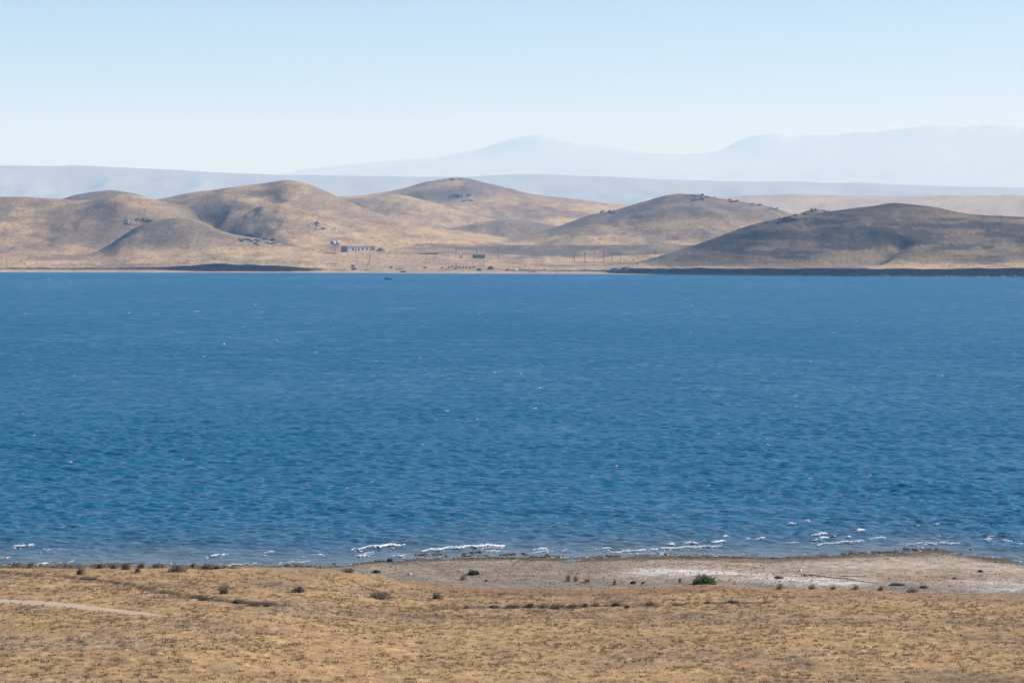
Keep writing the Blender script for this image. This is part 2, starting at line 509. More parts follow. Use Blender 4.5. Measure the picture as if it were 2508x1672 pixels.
# ------------------------------------------------------------------ far shore: heights
far_shore = curve([(-1400, 664), (-400, 666), (0, 667), (800, 668), (1000, 669.5), (1300, 670.5), (1480, 671.5), (1560, 672), (1700, 673), (2100, 677), (2508, 679), (3900, 690)], 20)
bank_top = curve([(-1400, 2.5), (0, 2.5), (40, 2.6), (250, 2.6), (400, 2.8), (470, 4.4), (530, 5.2), (640, 4.6), (740, 3.0), (800, 2.2), (860, 1.6), (1000, 1.5), (1160, 1.7),
                  (1260, 2.1), (1480, 2.15), (1530, 3.2), (1560, 3.7), (1700, 3.8), (2100, 4.4), (2300, 4.4), (2508, 5.0), (3900, 5.0)], 8)
bank_foot = curve([(-1400, 1.4), (0, 1.4), (400, 1.3), (470, 0.9), (700, 0.6), (800, 1.0), (860, 1.3), (1160, 1.3), (1260, 1.15), (1480, 1.1), (1530, 0.5), (1590, 0.3), (1620, 0.1), (3900, 0.15)], 8)
beach_w = curve([(-1400, 26), (0, 26), (400, 22), (560, 10), (760, 12), (820, 30), (1200, 36), (1470, 30), (1510, 12), (1600, 7), (1640, 1.0), (1900, 1.0), (2050, 2.5), (2508, 5), (3900, 5)], 8)
plain_s = curve([(-1400, 0.06), (0, 0.06), (500, 0.065), (700, 0.055), (830, 0.070), (950, 0.062), (1120, 0.050), (1250, 0.028), (1450, 0.020), (1600, 0.018), (3900, 0.03)], 20)

def shore_far_y(u):
    py = far_shore(u)
    s = (836.0 - py) / F
    b = (-math.sin(PITCH) + s * math.cos(PITCH)) / (math.cos(PITCH) + s * math.sin(PITCH))
    return -CAM_H / b

def ridge(Y, pts, wf, wb, ef=1.7, eb=1.8, sigma=9.0, wob=0.03):
    p = np.array([(a, height_at(b, Y)) for a, b in pts])
    return dict(Y=Y, z=curve(p, sigma), wf=wf, wb=wb, ef=ef, eb=eb, wob=wob)

HILLS = {
 'main': ridge(2190, [(-200, 640), (100, 620), (250, 560), (330, 505), (380, 490), (411, 484), (457, 473.6), (536, 464), (607, 454), (660, 447), (700, 441), (721, 442), (757, 451), (786, 462), (821, 479), (851, 494),
      (887, 508.6), (930, 525), (976, 541), (1030, 553), (1084, 566), (1137, 580), (1191, 593), (1244, 604), (1298, 613), (1387, 625), (1500, 645), (1700, 670)], 175, 260, 1.5),
 'left': ridge(2080, [(-1400, 480), (-300, 478), (0, 483), (71, 483.5), (142, 488), (190, 491), (225, 488), (255, 482), (290, 476), (311, 474.6), (336, 476), (370, 481), (400, 485), (430, 490), (470, 505), (520, 535), (600, 590), (700, 650)], 130, 250, 1.7),
 'leftback': ridge(2700, [(0, 540), (100, 505), (150, 488), (182, 478), (225, 470), (268, 465.5), (300, 469), (340, 476), (400, 500), (500, 560), (600, 620)], 220, 250),
 'foot': ridge(1935, [(120, 650), (220, 610), (262, 588), (290, 566), (330, 550), (385, 540), (420, 534), (450, 533.5), (475, 537), (500, 546), (540, 557), (580, 567), (640, 581), (690, 597), (760, 618), (850, 650)], 70, 60, 1.6, 1.6, 7),
 'middle': ridge(3350, [(500, 560), (700, 500), (834, 481), (870, 479), (940, 472), (1000, 458), (1048, 444), (1090, 438), (1108, 434.5), (1140, 435.5), (1180, 445), (1230, 457), (1280, 469.5), (1330, 479), (1390, 486), (1450, 493), (1510, 500), (1560, 505), (1700, 520), (1900, 560)], 420, 500, 1.4),
 'shoulder': ridge(3000, [(700, 530), (840, 492), (900, 483.5), (950, 477), (975, 476), (1000, 479), (1030, 487), (1080, 497), (1150, 515), (1250, 540), (1400, 570)], 260, 220, 1.5),
 'low': ridge(2640, [(900, 610), (1000, 580), (1060, 566), (1130, 555), (1180, 543), (1230, 537.5), (1290, 539), (1340, 549), (1400, 560), (1480, 580), (1600, 600)], 150, 130, 1.7),
 'knoll': ridge(2430, [(1200, 600), (1300, 575), (1350, 560), (1400, 543), (1441, 528), (1470, 521), (1500, 517), (1530, 507), (1566, 496), (1600, 487), (1629, 479.5), (1663, 475), (1701, 475), (1723, 478), (1757, 486), (1800, 491), (1834, 498), (1886, 507), (1929, 520), (1990, 535), (2100, 560), (2300, 600)], 165, 220, 1.6),
 'rocky': ridge(2050, [(1850, 600), (1930, 545), (1958, 523), (1975, 514), (2000, 511.5), (2020, 514), (2036, 517), (2070, 530), (2150, 570), (2250, 620)], 80, 80, 1.8, 1.8, 6),
 'right': ridge(1800, [(1380, 690), (1470, 672), (1547, 652), (1590, 638), (1629, 623), (1714, 596), (1800, 564), (1843, 550), (1907, 535), (1950, 525), (2014, 521), (2053, 515), (2100, 508), (2143, 503.5), (2186, 496.5), (2229, 500), (2293, 507), (2336, 518), (2379, 524), (2421, 528), (2508, 531), (2700, 540), (3300, 560), (3900, 600)], 100, 200, 1.75),
 'plateau': ridge(5200, [(1000, 560), (1400, 520), (1600, 496), (1757, 484), (1843, 478), (1929, 476), (2014, 477), (2186, 480.5), (2314, 478), (2508, 478), (3000, 476), (3900, 490)], 900, 900, 1.4),
}
HNAMES = list(HILLS)
CARVE = [  # (points as (px, metres), depth, half width)
 ([(452, 2130), (482, 2070), (530, 2020), (600, 1970), (660, 1930)], 9.0, 24.0),
 ([(640, 2150), (665, 2120), (676, 2100)], 2.5, 11.0),
 ([(262, 1900), (285, 1940), (330, 1975), (400, 1990)], 5.0, 16.0),
 ([(60, 2060), (90, 2000), (170, 1930)], 0.7, 20.0),
 ([(180, 2060), (200, 2000), (275, 1930)], 0.6, 18.0),
 ([(2080, 1640), (2120, 1662), (2170, 1690), (2215, 1715)], 6.5, 10.0),
 ([(1660, 1690), (1760, 1722), (1850, 1760)], 2.0, 14.0),
 ([(1880, 1660), (1930, 1710), (2020, 1770)], 2.5, 16.0),
 ([(2380, 1640), (2420, 1690), (2470, 1750)], 2.0, 14.0),
 ([(790, 2150), (770, 2080), (790, 1990), (830, 1930)], 2.0, 14.0),
 ([(1060, 3250), (1000, 3150), (960, 3060)], 9.0, 50.0),
 ([(1140, 3250), (1180, 3100), (1200, 2950)], 6.0, 40.0),
 ([(1700, 2420), (1660, 2330), (1600, 2250)], 1.5, 25.0),
 ([(1560, 2400), (1540, 2330), (1510, 2250)], 2.0, 22.0),
]
CARVE = [([((a - 1254) / F * y, y) for a, y in p], d, w) for p, d, w in CARVE]

def far_height(x, y, want_id=False):
    x = np.asarray(x, float); y = np.asarray(y, float)
    u = 1254 + F * x / y
    d = y - shore_far_y(u)
    bw = beach_w(u) + 1.5 * fbm(x / 9, x * 0 + 3, 91, 3) * sstep(1.5, 8, beach_w(u))
    zf = bank_foot(u); zt = bank_top(u) + 0.6 * fbm(x / 9, x * 0 + 8, 93, 4) * np.clip((bank_top(u) - zf) / 1.6, 0.05, 1.0)
    zb = zf * np.clip(d / np.maximum(bw, 0.5), 0, 1) + (zt - zf) * sstep(0, 2.2, d - bw)
    zb = np.where(d < 0, d * 0.06, zb)
    e = np.maximum(d - bw - 2, 0)
    s = plain_s(u)
    lim = np.clip(34 + 0 * u, 0, 40)
    zp = zb + lim * (1 - np.exp(-s * e / lim)) + 0.35 * fbm(x / 16, y / 16, 95, 4) * sstep(0, 20, e) + 0.12 * fbm(x / 4, y / 4, 96, 2) * sstep(0, 6, e)
    zs = [zp]
    for i, k in enumerate(HNAMES):
        h = HILLS[k]
        yr = h['Y'] * (1 + h['wob'] * 0.22 * fbm(u / 330, u * 0 + i * 3.3, 101 + i, 2))
        t = y - yr
        tn = np.where(t < 0, -t / h['wf'], t / h['wb'])
        p = np.exp(-np.power(tn, np.where(t < 0, h['ef'], h['eb'])))
        top = h['z'](u) / h['Y'] * yr
        g = fbm(x / (h['Y'] * 0.02), y / (h['Y'] * 0.035), 121 + i, 4)
        zz = np.maximum(top, -5) * p
        relief = 4 * p * (1 - p)
        zz = zz + 0.045 * top * relief * g + 0.075 * top * relief * (0.4 - np.abs(fbm(x / (0.022 * h['Y']) + 0.5 * g, y / (0.04 * h['Y']), 181 + i, 3))) + 0.014 * top * fbm(x / 22, y / 22, 141 + i, 4)
        zs.append(np.where(d > bw + 1.5, zz, -50))
    A_ = np.stack(zs)
    k = 1.3
    mx = A_.max(0)
    z = mx + k * np.log(np.exp((A_ - mx) / k).sum(0)) 
    z = zp + (z - zp) * sstep(2.0, 45.0, d - bw)
    for pts, dep, wd in CARVE:
        q, t, sd = seg_dist(x, y, pts)
        z = z - dep * np.exp(-(q / wd) ** 2) * sstep(0, 0.15, t) * sstep(0, 0.12, 1 - t) * sstep(6, 40, d - bw)
    if want_id:
        return z, A_.argmax(0), u, d, bw
    return z

def far_hit(px, py, ymin=1500.0, ymax=6000.0):
    a, b = ray(px, py)
    Yv = np.concatenate([np.arange(ymin, 2600, 0.5), np.arange(2600, ymax, 3.0)])
    z = far_height(a * Yv, Yv)
    k = int(np.argmax(z >= CAM_H + b * Yv))
    y = Yv[k]
    return np.array((a * y, y, z[k]))

# far land as one continuous relief, cut into the shore plain and the single hills
colsf = np.concatenate([np.arange(-900, -120, 20), np.arange(-120, 2630, 5), np.arange(2630, 3400, 20)]).astype(float)
rowsf = np.concatenate([[-14, -6, -2.5], np.arange(-1, 46, 1.0), np.arange(46, 760, 4.0), np.arange(760, 2000, 14), np.arange(2000, 4800, 70)])
U, D = np.meshgrid(colsf, rowsf)
Yg = shore_far_y(U) + D
Xg = (U - 1254) / F * Yg
Zg, ID, _, Dd, BW = far_height(Xg, Yg, True)

gx = np.gradient(Zg, axis=1) / np.maximum(np.gradient(Xg, axis=1), 0.01)
gy = np.gradient(Zg, axis=0) / np.maximum(np.gradient(Yg, axis=0), 0.01)
slope = np.hypot(gx, gy)
C = np.zeros(Xg.shape + (3,)); C[:] = (0.395, 0.287, 0.162)
m1 = fbm(Xg / 60, Yg / 90, 161, 4); m2 = fbm(Xg / 14, Yg / 18, 163, 4)
C = lerp3(C, (0.225, 0.165, 0.115), sstep(-0.1, 0.5, m1 + 0.5 * m2))
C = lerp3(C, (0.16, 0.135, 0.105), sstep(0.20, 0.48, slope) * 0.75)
C = lerp3(C, (0.47, 0.33, 0.195), sstep(0.1, 0.5, -m1) * (1 - sstep(0.1, 0.3, slope)) * 0.6)
hid = ID - 1
def ismask(k):
    return (hid == HNAMES.index(k)).astype(float)
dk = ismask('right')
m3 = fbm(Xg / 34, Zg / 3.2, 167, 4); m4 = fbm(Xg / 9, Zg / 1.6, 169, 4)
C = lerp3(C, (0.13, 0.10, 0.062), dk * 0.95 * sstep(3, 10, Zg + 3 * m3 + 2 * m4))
C = lerp3(C, (0.05, 0.042, 0.030), dk * sstep(-0.1, 0.25, m3 + 0.8 * m4 + 0.15 * sstep(10, 22, Zg)) * sstep(5, 11, Zg) * 0.92)  # shaded terrace streaks painted into the slope colour
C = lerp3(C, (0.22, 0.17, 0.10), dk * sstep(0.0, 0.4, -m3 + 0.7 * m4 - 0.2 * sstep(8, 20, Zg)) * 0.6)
C = lerp3(C, (0.17, 0.135, 0.10), (1 - dk) * sstep(0.1, 0.45, m4 * 0.7 + m3) * 0.5)
C = lerp3(C, (0.14, 0.115, 0.09), ismask('foot') * np.clip(0.5 + 0.6 * m2, 0, 0.8) * sstep(12, 22, Zg))
C = lerp3(C, (0.115, 0.10, 0.082), (ismask('knoll') * sstep(24, 44, Zg) + ismask('low') * 0.7 + ismask('rocky')) * np.clip(0.72 + 0.5 * m2, 0, 0.92))
C = lerp3(C, (0.12, 0.10, 0.09), ismask('middle') * sstep(52, 80, Zg) * sstep(0.0, 0.35, -gx + 0.12 + 0.2 * m2) * 0.9)  # shade of one upper flank painted into the summit colour
C = lerp3(C, (0.13, 0.11, 0.09), ismask('leftback') * 0.8)
C = lerp3(C, (0.37, 0.30, 0.21), ismask('plateau') * 0.85)
# settlement ground, beach sand, green flush
uu = U
bld = at = None
soil = np.exp(-((uu - 1000) / 190) ** 2) * sstep(20, 60, Dd) * (1 - sstep(150, 210, Dd)) * np.clip(0.6 + 0.8 * m2, 0, 1)
C = lerp3(C, (0.43, 0.31, 0.22), soil * 0.8)
grn = np.exp(-((uu - 950) / 85) ** 2) * np.exp(-((Dd - 55) / 22) ** 2) + 0.8 * np.exp(-((uu - 1540) / 90) ** 2) * np.exp(-((Dd - 75) / 35) ** 2) \
    + 0.8 * np.exp(-((uu - 640) / 150) ** 2) * np.exp(-((Dd - 45) / 16) ** 2)
C = lerp3(C, (0.25, 0.235, 0.14), np.clip(grn * (0.7 + 0.6 * m2), 0, 0.85))
beach = 1 - sstep(-1, 2, Dd - BW)
C = lerp3(C, (0.36, 0.29, 0.225), beach * (0.8 + 0.2 * m2))
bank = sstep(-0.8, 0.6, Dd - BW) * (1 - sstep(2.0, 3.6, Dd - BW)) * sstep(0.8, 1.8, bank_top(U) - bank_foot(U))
C = lerp3(C, (0.045, 0.036, 0.030), bank * 0.97)  # shade of the steep bank face painted into its colour

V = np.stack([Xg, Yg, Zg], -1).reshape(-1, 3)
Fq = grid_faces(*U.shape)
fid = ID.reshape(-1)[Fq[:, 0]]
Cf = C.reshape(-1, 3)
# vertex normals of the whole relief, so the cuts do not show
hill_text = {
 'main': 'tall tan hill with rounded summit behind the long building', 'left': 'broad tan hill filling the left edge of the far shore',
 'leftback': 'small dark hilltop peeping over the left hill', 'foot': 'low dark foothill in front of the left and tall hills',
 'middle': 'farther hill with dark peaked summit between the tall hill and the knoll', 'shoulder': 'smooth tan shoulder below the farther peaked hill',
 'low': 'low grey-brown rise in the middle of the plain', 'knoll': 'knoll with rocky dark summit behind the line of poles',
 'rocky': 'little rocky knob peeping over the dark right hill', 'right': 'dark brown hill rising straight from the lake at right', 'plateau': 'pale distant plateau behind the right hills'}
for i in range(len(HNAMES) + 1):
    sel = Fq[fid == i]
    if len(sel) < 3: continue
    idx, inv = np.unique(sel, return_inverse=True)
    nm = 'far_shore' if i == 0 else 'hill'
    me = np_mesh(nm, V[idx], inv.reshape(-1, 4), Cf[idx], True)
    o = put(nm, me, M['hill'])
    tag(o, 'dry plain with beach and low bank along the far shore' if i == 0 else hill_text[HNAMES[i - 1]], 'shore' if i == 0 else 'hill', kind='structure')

# distant mountain ranges
def mountain_range(Y, pts, wf, wb, label, colour, rough, seed):
    z = curve([(a, height_at(b, Y)) for a, b in pts], 7)
    us = np.arange(-900, 3500, 7.0)
    ts = np.concatenate([np.linspace(-1, -0.1, 26), np.linspace(-0.08, 0.08, 9), np.linspace(0.12, 1, 10)])
    U_, T_ = np.meshgrid(us, ts)
    Y_ = Y + np.where(T_ < 0, T_ * wf, T_ * wb)
    X_ = (U_ - 1254) / F * Y_
    p = np.where(T_ < 0, (1 + T_) ** 1.25, (1 - T_) ** 1.2)
    top = z(U_)
    low = np.interp(U_, us, np.convolve(np.pad(z(us), 60, mode='edge'), np.ones(121) / 121, mode='valid'))
    crest = top * 0.005 * fbm(U_ / 26, U_ * 0 + seed, seed + 3, 4) * np.exp(-(T_ / 0.12) ** 2)
    g = fbm(X_ / (Y * 0.018), Y_ / (Y * 0.05), seed, 5)
    rid = 1 - np.abs(fbm(X_ / (Y * 0.03), Y_ / (Y * 0.06), seed + 7, 4)) * 2
    Z_ = low * p + (top - low) * np.clip(p, 0, 1) ** 14 + crest + top * 4 * p * (1 - p) * (rough * g + rough * 0.8 * rid - rough * 0.4)
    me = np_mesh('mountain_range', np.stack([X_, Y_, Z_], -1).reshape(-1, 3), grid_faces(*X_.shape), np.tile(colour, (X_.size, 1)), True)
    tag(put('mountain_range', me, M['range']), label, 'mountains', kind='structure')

s_ = 1.0663
mountain_range(14000, [(-900, 412), (0, 405), (142, 406.5), (190, 405), (290, 410), (430, 416), (540, 423), (680, 428), (780, 429.5), (900, 431), (1000, 433), (1150, 433), (1240, 428), (1298, 426), (1400, 430), (1500, 433), (1607, 439), (1714, 442), (1860, 445), (1929, 443.5), (2036, 449), (2109, 446.5), (2186, 452), (2357, 457), (2508, 460), (3500, 470)],
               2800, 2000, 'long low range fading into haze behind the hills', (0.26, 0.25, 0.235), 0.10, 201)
mountain_range(26000, [(-900, 445), (300, 440), (600 * s_, 408 * s_), (700 * s_, 388 * s_), (800 * s_, 378 * s_), (900 * s_, 368 * s_), (1000 * s_, 362 * s_), (1050 * s_, 352 * s_), (1100 * s_, 343 * s_), (1160 * s_, 322 * s_), (1200 * s_, 313 * s_), (1240 * s_, 308 * s_), (1290 * s_, 316 * s_), (1330 * s_, 328 * s_), (1380 * s_, 333 * s_),
               (1430 * s_, 342 * s_), (1480 * s_, 352 * s_), (1520 * s_, 358 * s_), (1560 * s_, 362 * s_), (1620 * s_, 358 * s_), (1660 * s_, 345 * s_), (1690 * s_, 325 * s_), (1730 * s_, 312 * s_), (1780 * s_, 305 * s_), (1820 * s_, 315 * s_), (1870 * s_, 309 * s_), (1920 * s_, 312 * s_), (1970 * s_, 302 * s_), (2000 * s_, 306 * s_),
               (2050 * s_, 297 * s_), (2100 * s_, 292 * s_), (2150 * s_, 287 * s_), (2200 * s_, 293 * s_), (2280 * s_, 286 * s_), (2352 * s_, 292 * s_), (3500, 330)],
               4500, 2500, 'faint blue jagged mountains on the horizon', (0.38, 0.45, 0.53), 0.004, 231)  # blue of the haze put into the rock colour

# one sheet of land below everything, out to the horizon
me = np_mesh('land', np.array([(-10500, -280, -7.0), (10500, -280, -7.0), (10500, 30500, -7.0), (-10500, 30500, -7.0)]), np.array([[0, 1, 2, 3]]), np.tile((0.3, 0.23, 0.15), (4, 1)))
tag(put('land', me, M['hill']), 'flat land under the lake reaching the horizon', 'ground', kind='structure')

# ------------------------------------------------------------------ lake
WIND = math.radians(-57.0)         # travel direction of the waves
comps = []
wr = np.random.default_rng(5)
for i in range(76):
    lam = 0.68 * (2.8 / 0.68) ** wr.random() if i < 64 else 4.0 + 5.0 * wr.random()
    th = WIND + wr.normal() * (0.8 if i < 64 else 0.35)
    k = 2 * math.pi / lam
    comps.append((lam, k * math.cos(th), k * math.sin(th), (0.056 if i < 64 else 0.016) / k * (0.7 + 0.6 * wr.random()), wr.random() * 6.283))

def wave_z(x, y, spacing):
    z = np.zeros_like(x)
    for lam, kx, ky, a, ph in comps:
        wgt = np.clip((lam / np.maximum(spacing, 0.01) - 2.0) / 1.0, 0, 1)
        if wgt.max() <= 0: continue
        s = np.sin(kx * x + ky * y + ph)
        z += a * wgt * (s + 0.4 * (s * s - 0.5))
    gust = 0.8 + 0.5 * fbm(x / 60, y / 45, 301, 3)
    off = y - shore_y(np.clip(x, -150, 150))
    return z * gust * np.clip(off / 14, 0.25, 1.0)

surf = [(30, 1340, 82, 1336, 6), (0, 1367, 25, 1365, 4), (-60, 1352, -20, 1349, 5), (90, 1383, 120, 1380, 6), (165, 1379, 180, 1376, 4), (503, 1367, 553, 1358, 6), (320, 1335, 336, 1333, 4), (648, 1355, 672, 1352, 4),
        (862, 1347, 990, 1336, 10), (867, 1361, 925, 1352, 3), (877, 1363, 897, 1361, 6), (960, 1362, 1000, 1360, 4), (1035, 1350, 1235, 1337, 10), (1190, 1352, 1225, 1349, 4), (1305, 1347, 1340, 1345, 6), (1306, 1353, 1350, 1350, 4), (1375, 1350, 1392, 1348, 3),
        (1455, 1346, 1500, 1344, 5), (1490, 1353, 1765, 1337, 5), (1635, 1337, 1652, 1334, 8), (1675, 1333, 1708, 1331, 8), (1733, 1331, 1779, 1327, 8), (1820, 1323, 1838, 1321, 6), (1848, 1321, 1873, 1319, 5), (1738, 1301, 1752, 1299, 7),
        (1770, 1318, 1782, 1315, 6), (1930, 1284, 1945, 1282, 6), (1974, 1279, 1984, 1277, 5), (1978, 1312, 2030, 1309, 7), (2080, 1306, 2118, 1301, 10), (1986, 1323, 2032, 1319, 7), (2074, 1317, 2082, 1315, 6), (1925, 1330, 1955, 1328, 4), (2000, 1335, 2115, 1325, 5),
        (2132, 1320, 2170, 1318, 5), (2245, 1289, 2256, 1287, 4), (2290, 1284, 2302, 1283, 4), (2298, 1314, 2312, 1312, 4), (2410, 1315, 2440, 1312, 4), (2412, 1323, 2436, 1320, 7), (2455, 1326, 2476, 1325, 5), (2200, 1333, 2350, 1330, 4), (2490, 1334, 2508, 1334, 4),
        (690, 1379, 760, 1376, 3), (560, 1384, 640, 1380, 3), (100, 1347, 150, 1345, 2), (740, 1362, 800, 1358, 2), (1560, 1357, 1640, 1353, 2), (1150, 1346, 1236, 1341, 3)]
rw = [192.0]
while rw[-1] < 1830:
    y = rw[-1]
    rw.append(y + 0.29 * max(1.0, y / 380.0) ** 1.55)
rw = np.array(rw)
cw = np.concatenate([np.arange(-1000, -100, 40), np.arange(-100, 2610, 8), np.arange(2610, 3520, 40)]).astype(float)
U, Yw = np.meshgrid(cw, rw)
Xw = (U - 1254) / F * Yw
spc = np.maximum(np.gradient(Yw, axis=0), np.gradient(Xw, axis=1))
Zw = wave_z(Xw, Yw, spc)
nr = int((rw < 262).sum())
for x0, y0, x1, y1, th in surf:
    if th < 4: continue
    ln_ = [at_level(x0 - 6, y0 + 0.5), at_level(x1 + 10, y1 - 0.5)]
    q, t, sd = seg_dist(Xw[:nr], Yw[:nr], ln_)
    Zw[:nr] += 0.014 * th * np.exp(-(q / 0.75) ** 2) * np.sin(np.pi * np.clip(t, 0.03, 0.97)) ** 0.6
offs = Yw - shore_y(np.clip(Xw, -150, 150))
deep = np.clip(1 - np.exp(-np.maximum(offs, 0) / 11.0), 0, 1)
CW = np.zeros(Xw.shape + (3,)); CW[:] = (0.125, 0.145, 0.15)
CW = lerp3(CW, (0.0, 0.100, 0.212), deep)
patch = fbm(Xw / 9, Yw / 5, 311, 3)
CW = lerp3(CW, (0.05, 0.07, 0.055), sstep(0.0, 0.4, patch) * (1 - deep) * 0.7)
me = np_mesh('lake', np.stack([Xw, Yw, Zw], -1).reshape(-1, 3), grid_faces(*U.shape), CW.reshape(-1, 3), True)
lost = sum(np.clip(1 - np.clip(lam / np.maximum(spc, 0.01) - 2.0, 0, 1), 0, 1) for lam, *_ in comps[:64]) / 64.0
wind = 0.6 * fbm(Xw / 70, Yw / 120, 321, 3) + 1.2 * fbm(Xw / 3.5, Yw / 4.0, 323, 2)
rgh = np.clip(0.23 + 0.27 * lost + 0.20 * wind * lost, 0.2, 0.8)
chop = me.attributes.new('chop', 'FLOAT', 'POINT')
chop.data.foreach_set('value', rgh.astype(np.float32).ravel())
tag(put('lake', me, M['water']), 'choppy deep blue lake between the two shores', 'water', kind='structure')
print('lake quads', (U.shape[0] - 1) * (U.shape[1] - 1))

# ------------------------------------------------------------------ foam
def blob(n=1):
    t = (1 + 5 ** 0.5) / 2
    v = np.array([(-1, t, 0), (1, t, 0), (-1, -t, 0), (1, -t, 0), (0, -1, t), (0, 1, t), (0, -1, -t), (0, 1, -t), (t, 0, -1), (t, 0, 1), (-t, 0, -1), (-t, 0, 1)], float)
    v /= np.linalg.norm(v[0])
    f = np.array([(0, 11, 5), (0, 5, 1), (0, 1, 7), (0, 7, 10), (0, 10, 11), (1, 5, 9), (5, 11, 4), (11, 10, 2), (10, 7, 6), (7, 1, 8), (3, 9, 4), (3, 4, 2), (3, 2, 6), (3, 6, 8), (3, 8, 9), (4, 9, 5), (2, 4, 11), (6, 2, 10), (8, 6, 7), (9, 8, 1)])
    return v, f
BV, BF = blob()

OCTA = (np.array([(1, 0, 0), (0, 1, 0), (-1, 0, 0), (0, -1, 0), (0, 0, 1), (0, 0, -1)], float), np.array([(0, 1, 4), (1, 2, 4), (2, 3, 4), (3, 0, 4), (1, 0, 5), (2, 1, 5), (3, 2, 5), (0, 3, 5)]))
def scatter_blobs(name, pos, size, mat, colors=None, jitter=0.25, smooth=False, seed=3, shape=None):
    """many small lumps: pos (n,3), size (n,3)"""
    r = np.random.default_rng(seed)
    n = len(pos)
    bv, bf = shape if shape is not None else (BV, BF)
    k = len(bv)
    v = bv[None] * (1 + jitter * r.normal(size=(n, k, 1)).clip(-1.5, 1.5))
    a = r.random(n) * 6.283
    v = v * np.asarray(size)[:, None, :]
    c, s = np.cos(a)[:, None], np.sin(a)[:, None]
    v = np.stack([v[..., 0] * c - v[..., 1] * s, v[..., 0] * s + v[..., 1] * c, v[..., 2]], -1) + np.asarray(pos)[:, None, :]
    f = bf[None] + (np.arange(n) * k)[:, None, None]
    col = None if colors is None else np.repeat(colors, k, axis=0)
    return put(name, np_mesh(name, v.reshape(-1, 3), f.reshape(-1, 3), col, smooth), mat)

fp = []; fs = []
fr = np.random.default_rng(9)
for x0, y0, x1, y1, th in surf:
    n = int(max(16, (x1 - x0) * (2.6 + 0.5 * th)))
    for k in range(n):
        t = fr.random()
        e = (math.sin(math.pi * min(max(t, 0.02), 0.98)) ** 0.5) * (0.35 + 0.65 * t)
        if vnoise(np.array([t * (x1 - x0) / 9.0]), np.array([y0 * 0.37]), 77)[0] < 0.22: continue
        px = x0 + (x1 - x0) * t; py = y0 + (y1 - y0) * t + 1.2 * math.sin(px * 0.13)
        X, Y = at_level(px, py)
        sc = Y / F
        dz = abs(fr.normal()) * th * 0.18 * sc * e + 0.012 * th * math.sin(math.pi * min(max(t, 0.03), 0.97)) ** 0.6
        fp.append((X + fr.normal() * 0.03, Y + fr.normal() * 0.22, 0.03 + dz)); r_ = sc * th * (0.10 + 0.17 * fr.random() ** 2) * (0.5 + 0.5 * e)
        fs.append((r_ * 2.4, r_ * 1.6, r_ * 0.7))
for x0, y0, x1, y1, th in surf:
    for k in range(int((x1 - x0) * 0.16)):
        t = fr.random()
        X, Y = at_level(x0 + (x1 - x0) * t, y0 + (y1 - y0) * t)
        r_ = 0.02 + 0.05 * fr.random() ** 2
        fp.append((X + fr.normal() * 0.2, Y + 0.3 - abs(fr.normal()) * 1.1, 0.05)); fs.append((r_ * 2.2, r_ * 2.0, r_ * 0.5))
for k in range(380):
    X = -38 + 84 * fr.random()
    if vnoise(np.array([X / 2.3]), np.array([3.3]), 79)[0] < 0.45: continue
    Y = float(shore_y(np.array([X]))[0]) + 0.15 + abs(fr.normal()) * 0.8
    r_ = 0.015 + 0.04 * fr.random() ** 2
    fp.append((X, Y, 0.03)); fs.append((r_ * 2.5, r_ * 1.6, r_ * 0.5))
scatter = scatter_blobs('surf_foam', np.array(fp), np.array(fs), M['foam'], None, 0.3)
tag(scatter, 'white broken crests of small waves along the near shore', 'foam', kind='stuff')
fp = []; fs = []
flecks = [(483, 764, 14), (597, 802, 10), (625, 748, 6), (1176, 769, 8), (500, 875, 7), (180, 922, 9), (173, 1135, 8), (1677, 735, 8), (1985, 887, 11), (2040, 816, 10), (2098, 788, 7), (2090, 952, 8), (1949, 973, 9), (1949, 998, 8), (2490, 948, 16), (1986, 1176, 12), (1028, 878, 8), (910, 1185, 7),
          (1880, 1079, 7), (1211, 913, 6), (1275, 918, 6), (1325, 953, 10), (1095, 1010, 8), (1310, 1003, 8), (1450, 1173, 6), (2325, 1096, 6), (1170, 1030, 5), (850, 1200, 6), (492, 1150, 12), (1535, 1183, 8), (2130, 1168, 6), (120, 683, 4), (640, 765, 9), (1695, 749, 8), (1450, 886, 5), (920, 886, 6), (60, 770, 5), (315, 768, 6), (815, 805, 5)]
for i in range(22):
    flecks.append((fr.random() * 2700 - 100, 690 + 560 * fr.random() ** 1.3, 3 + 4 * fr.random()))
for px, py, wd in flecks:
    X, Y = at_level(px, py)
    sc = Y / F
    for k in range(int(4 + wd * 0.8)):
        r_ = sc * (0.45 + 0.55 * fr.random())
        fp.append((X + (fr.random() - 0.5) * wd * sc, Y + fr.normal() * 0.2, 0.14 + 0.12 * fr.random())); fs.append((r_ * 2.2, r_, r_ * 0.75))
tag(scatter_blobs('whitecap_foam', np.array(fp), np.array(fs), M['foam'], None, 0.3), 'scattered white flecks of foam out on the open lake', 'foam', kind='stuff')

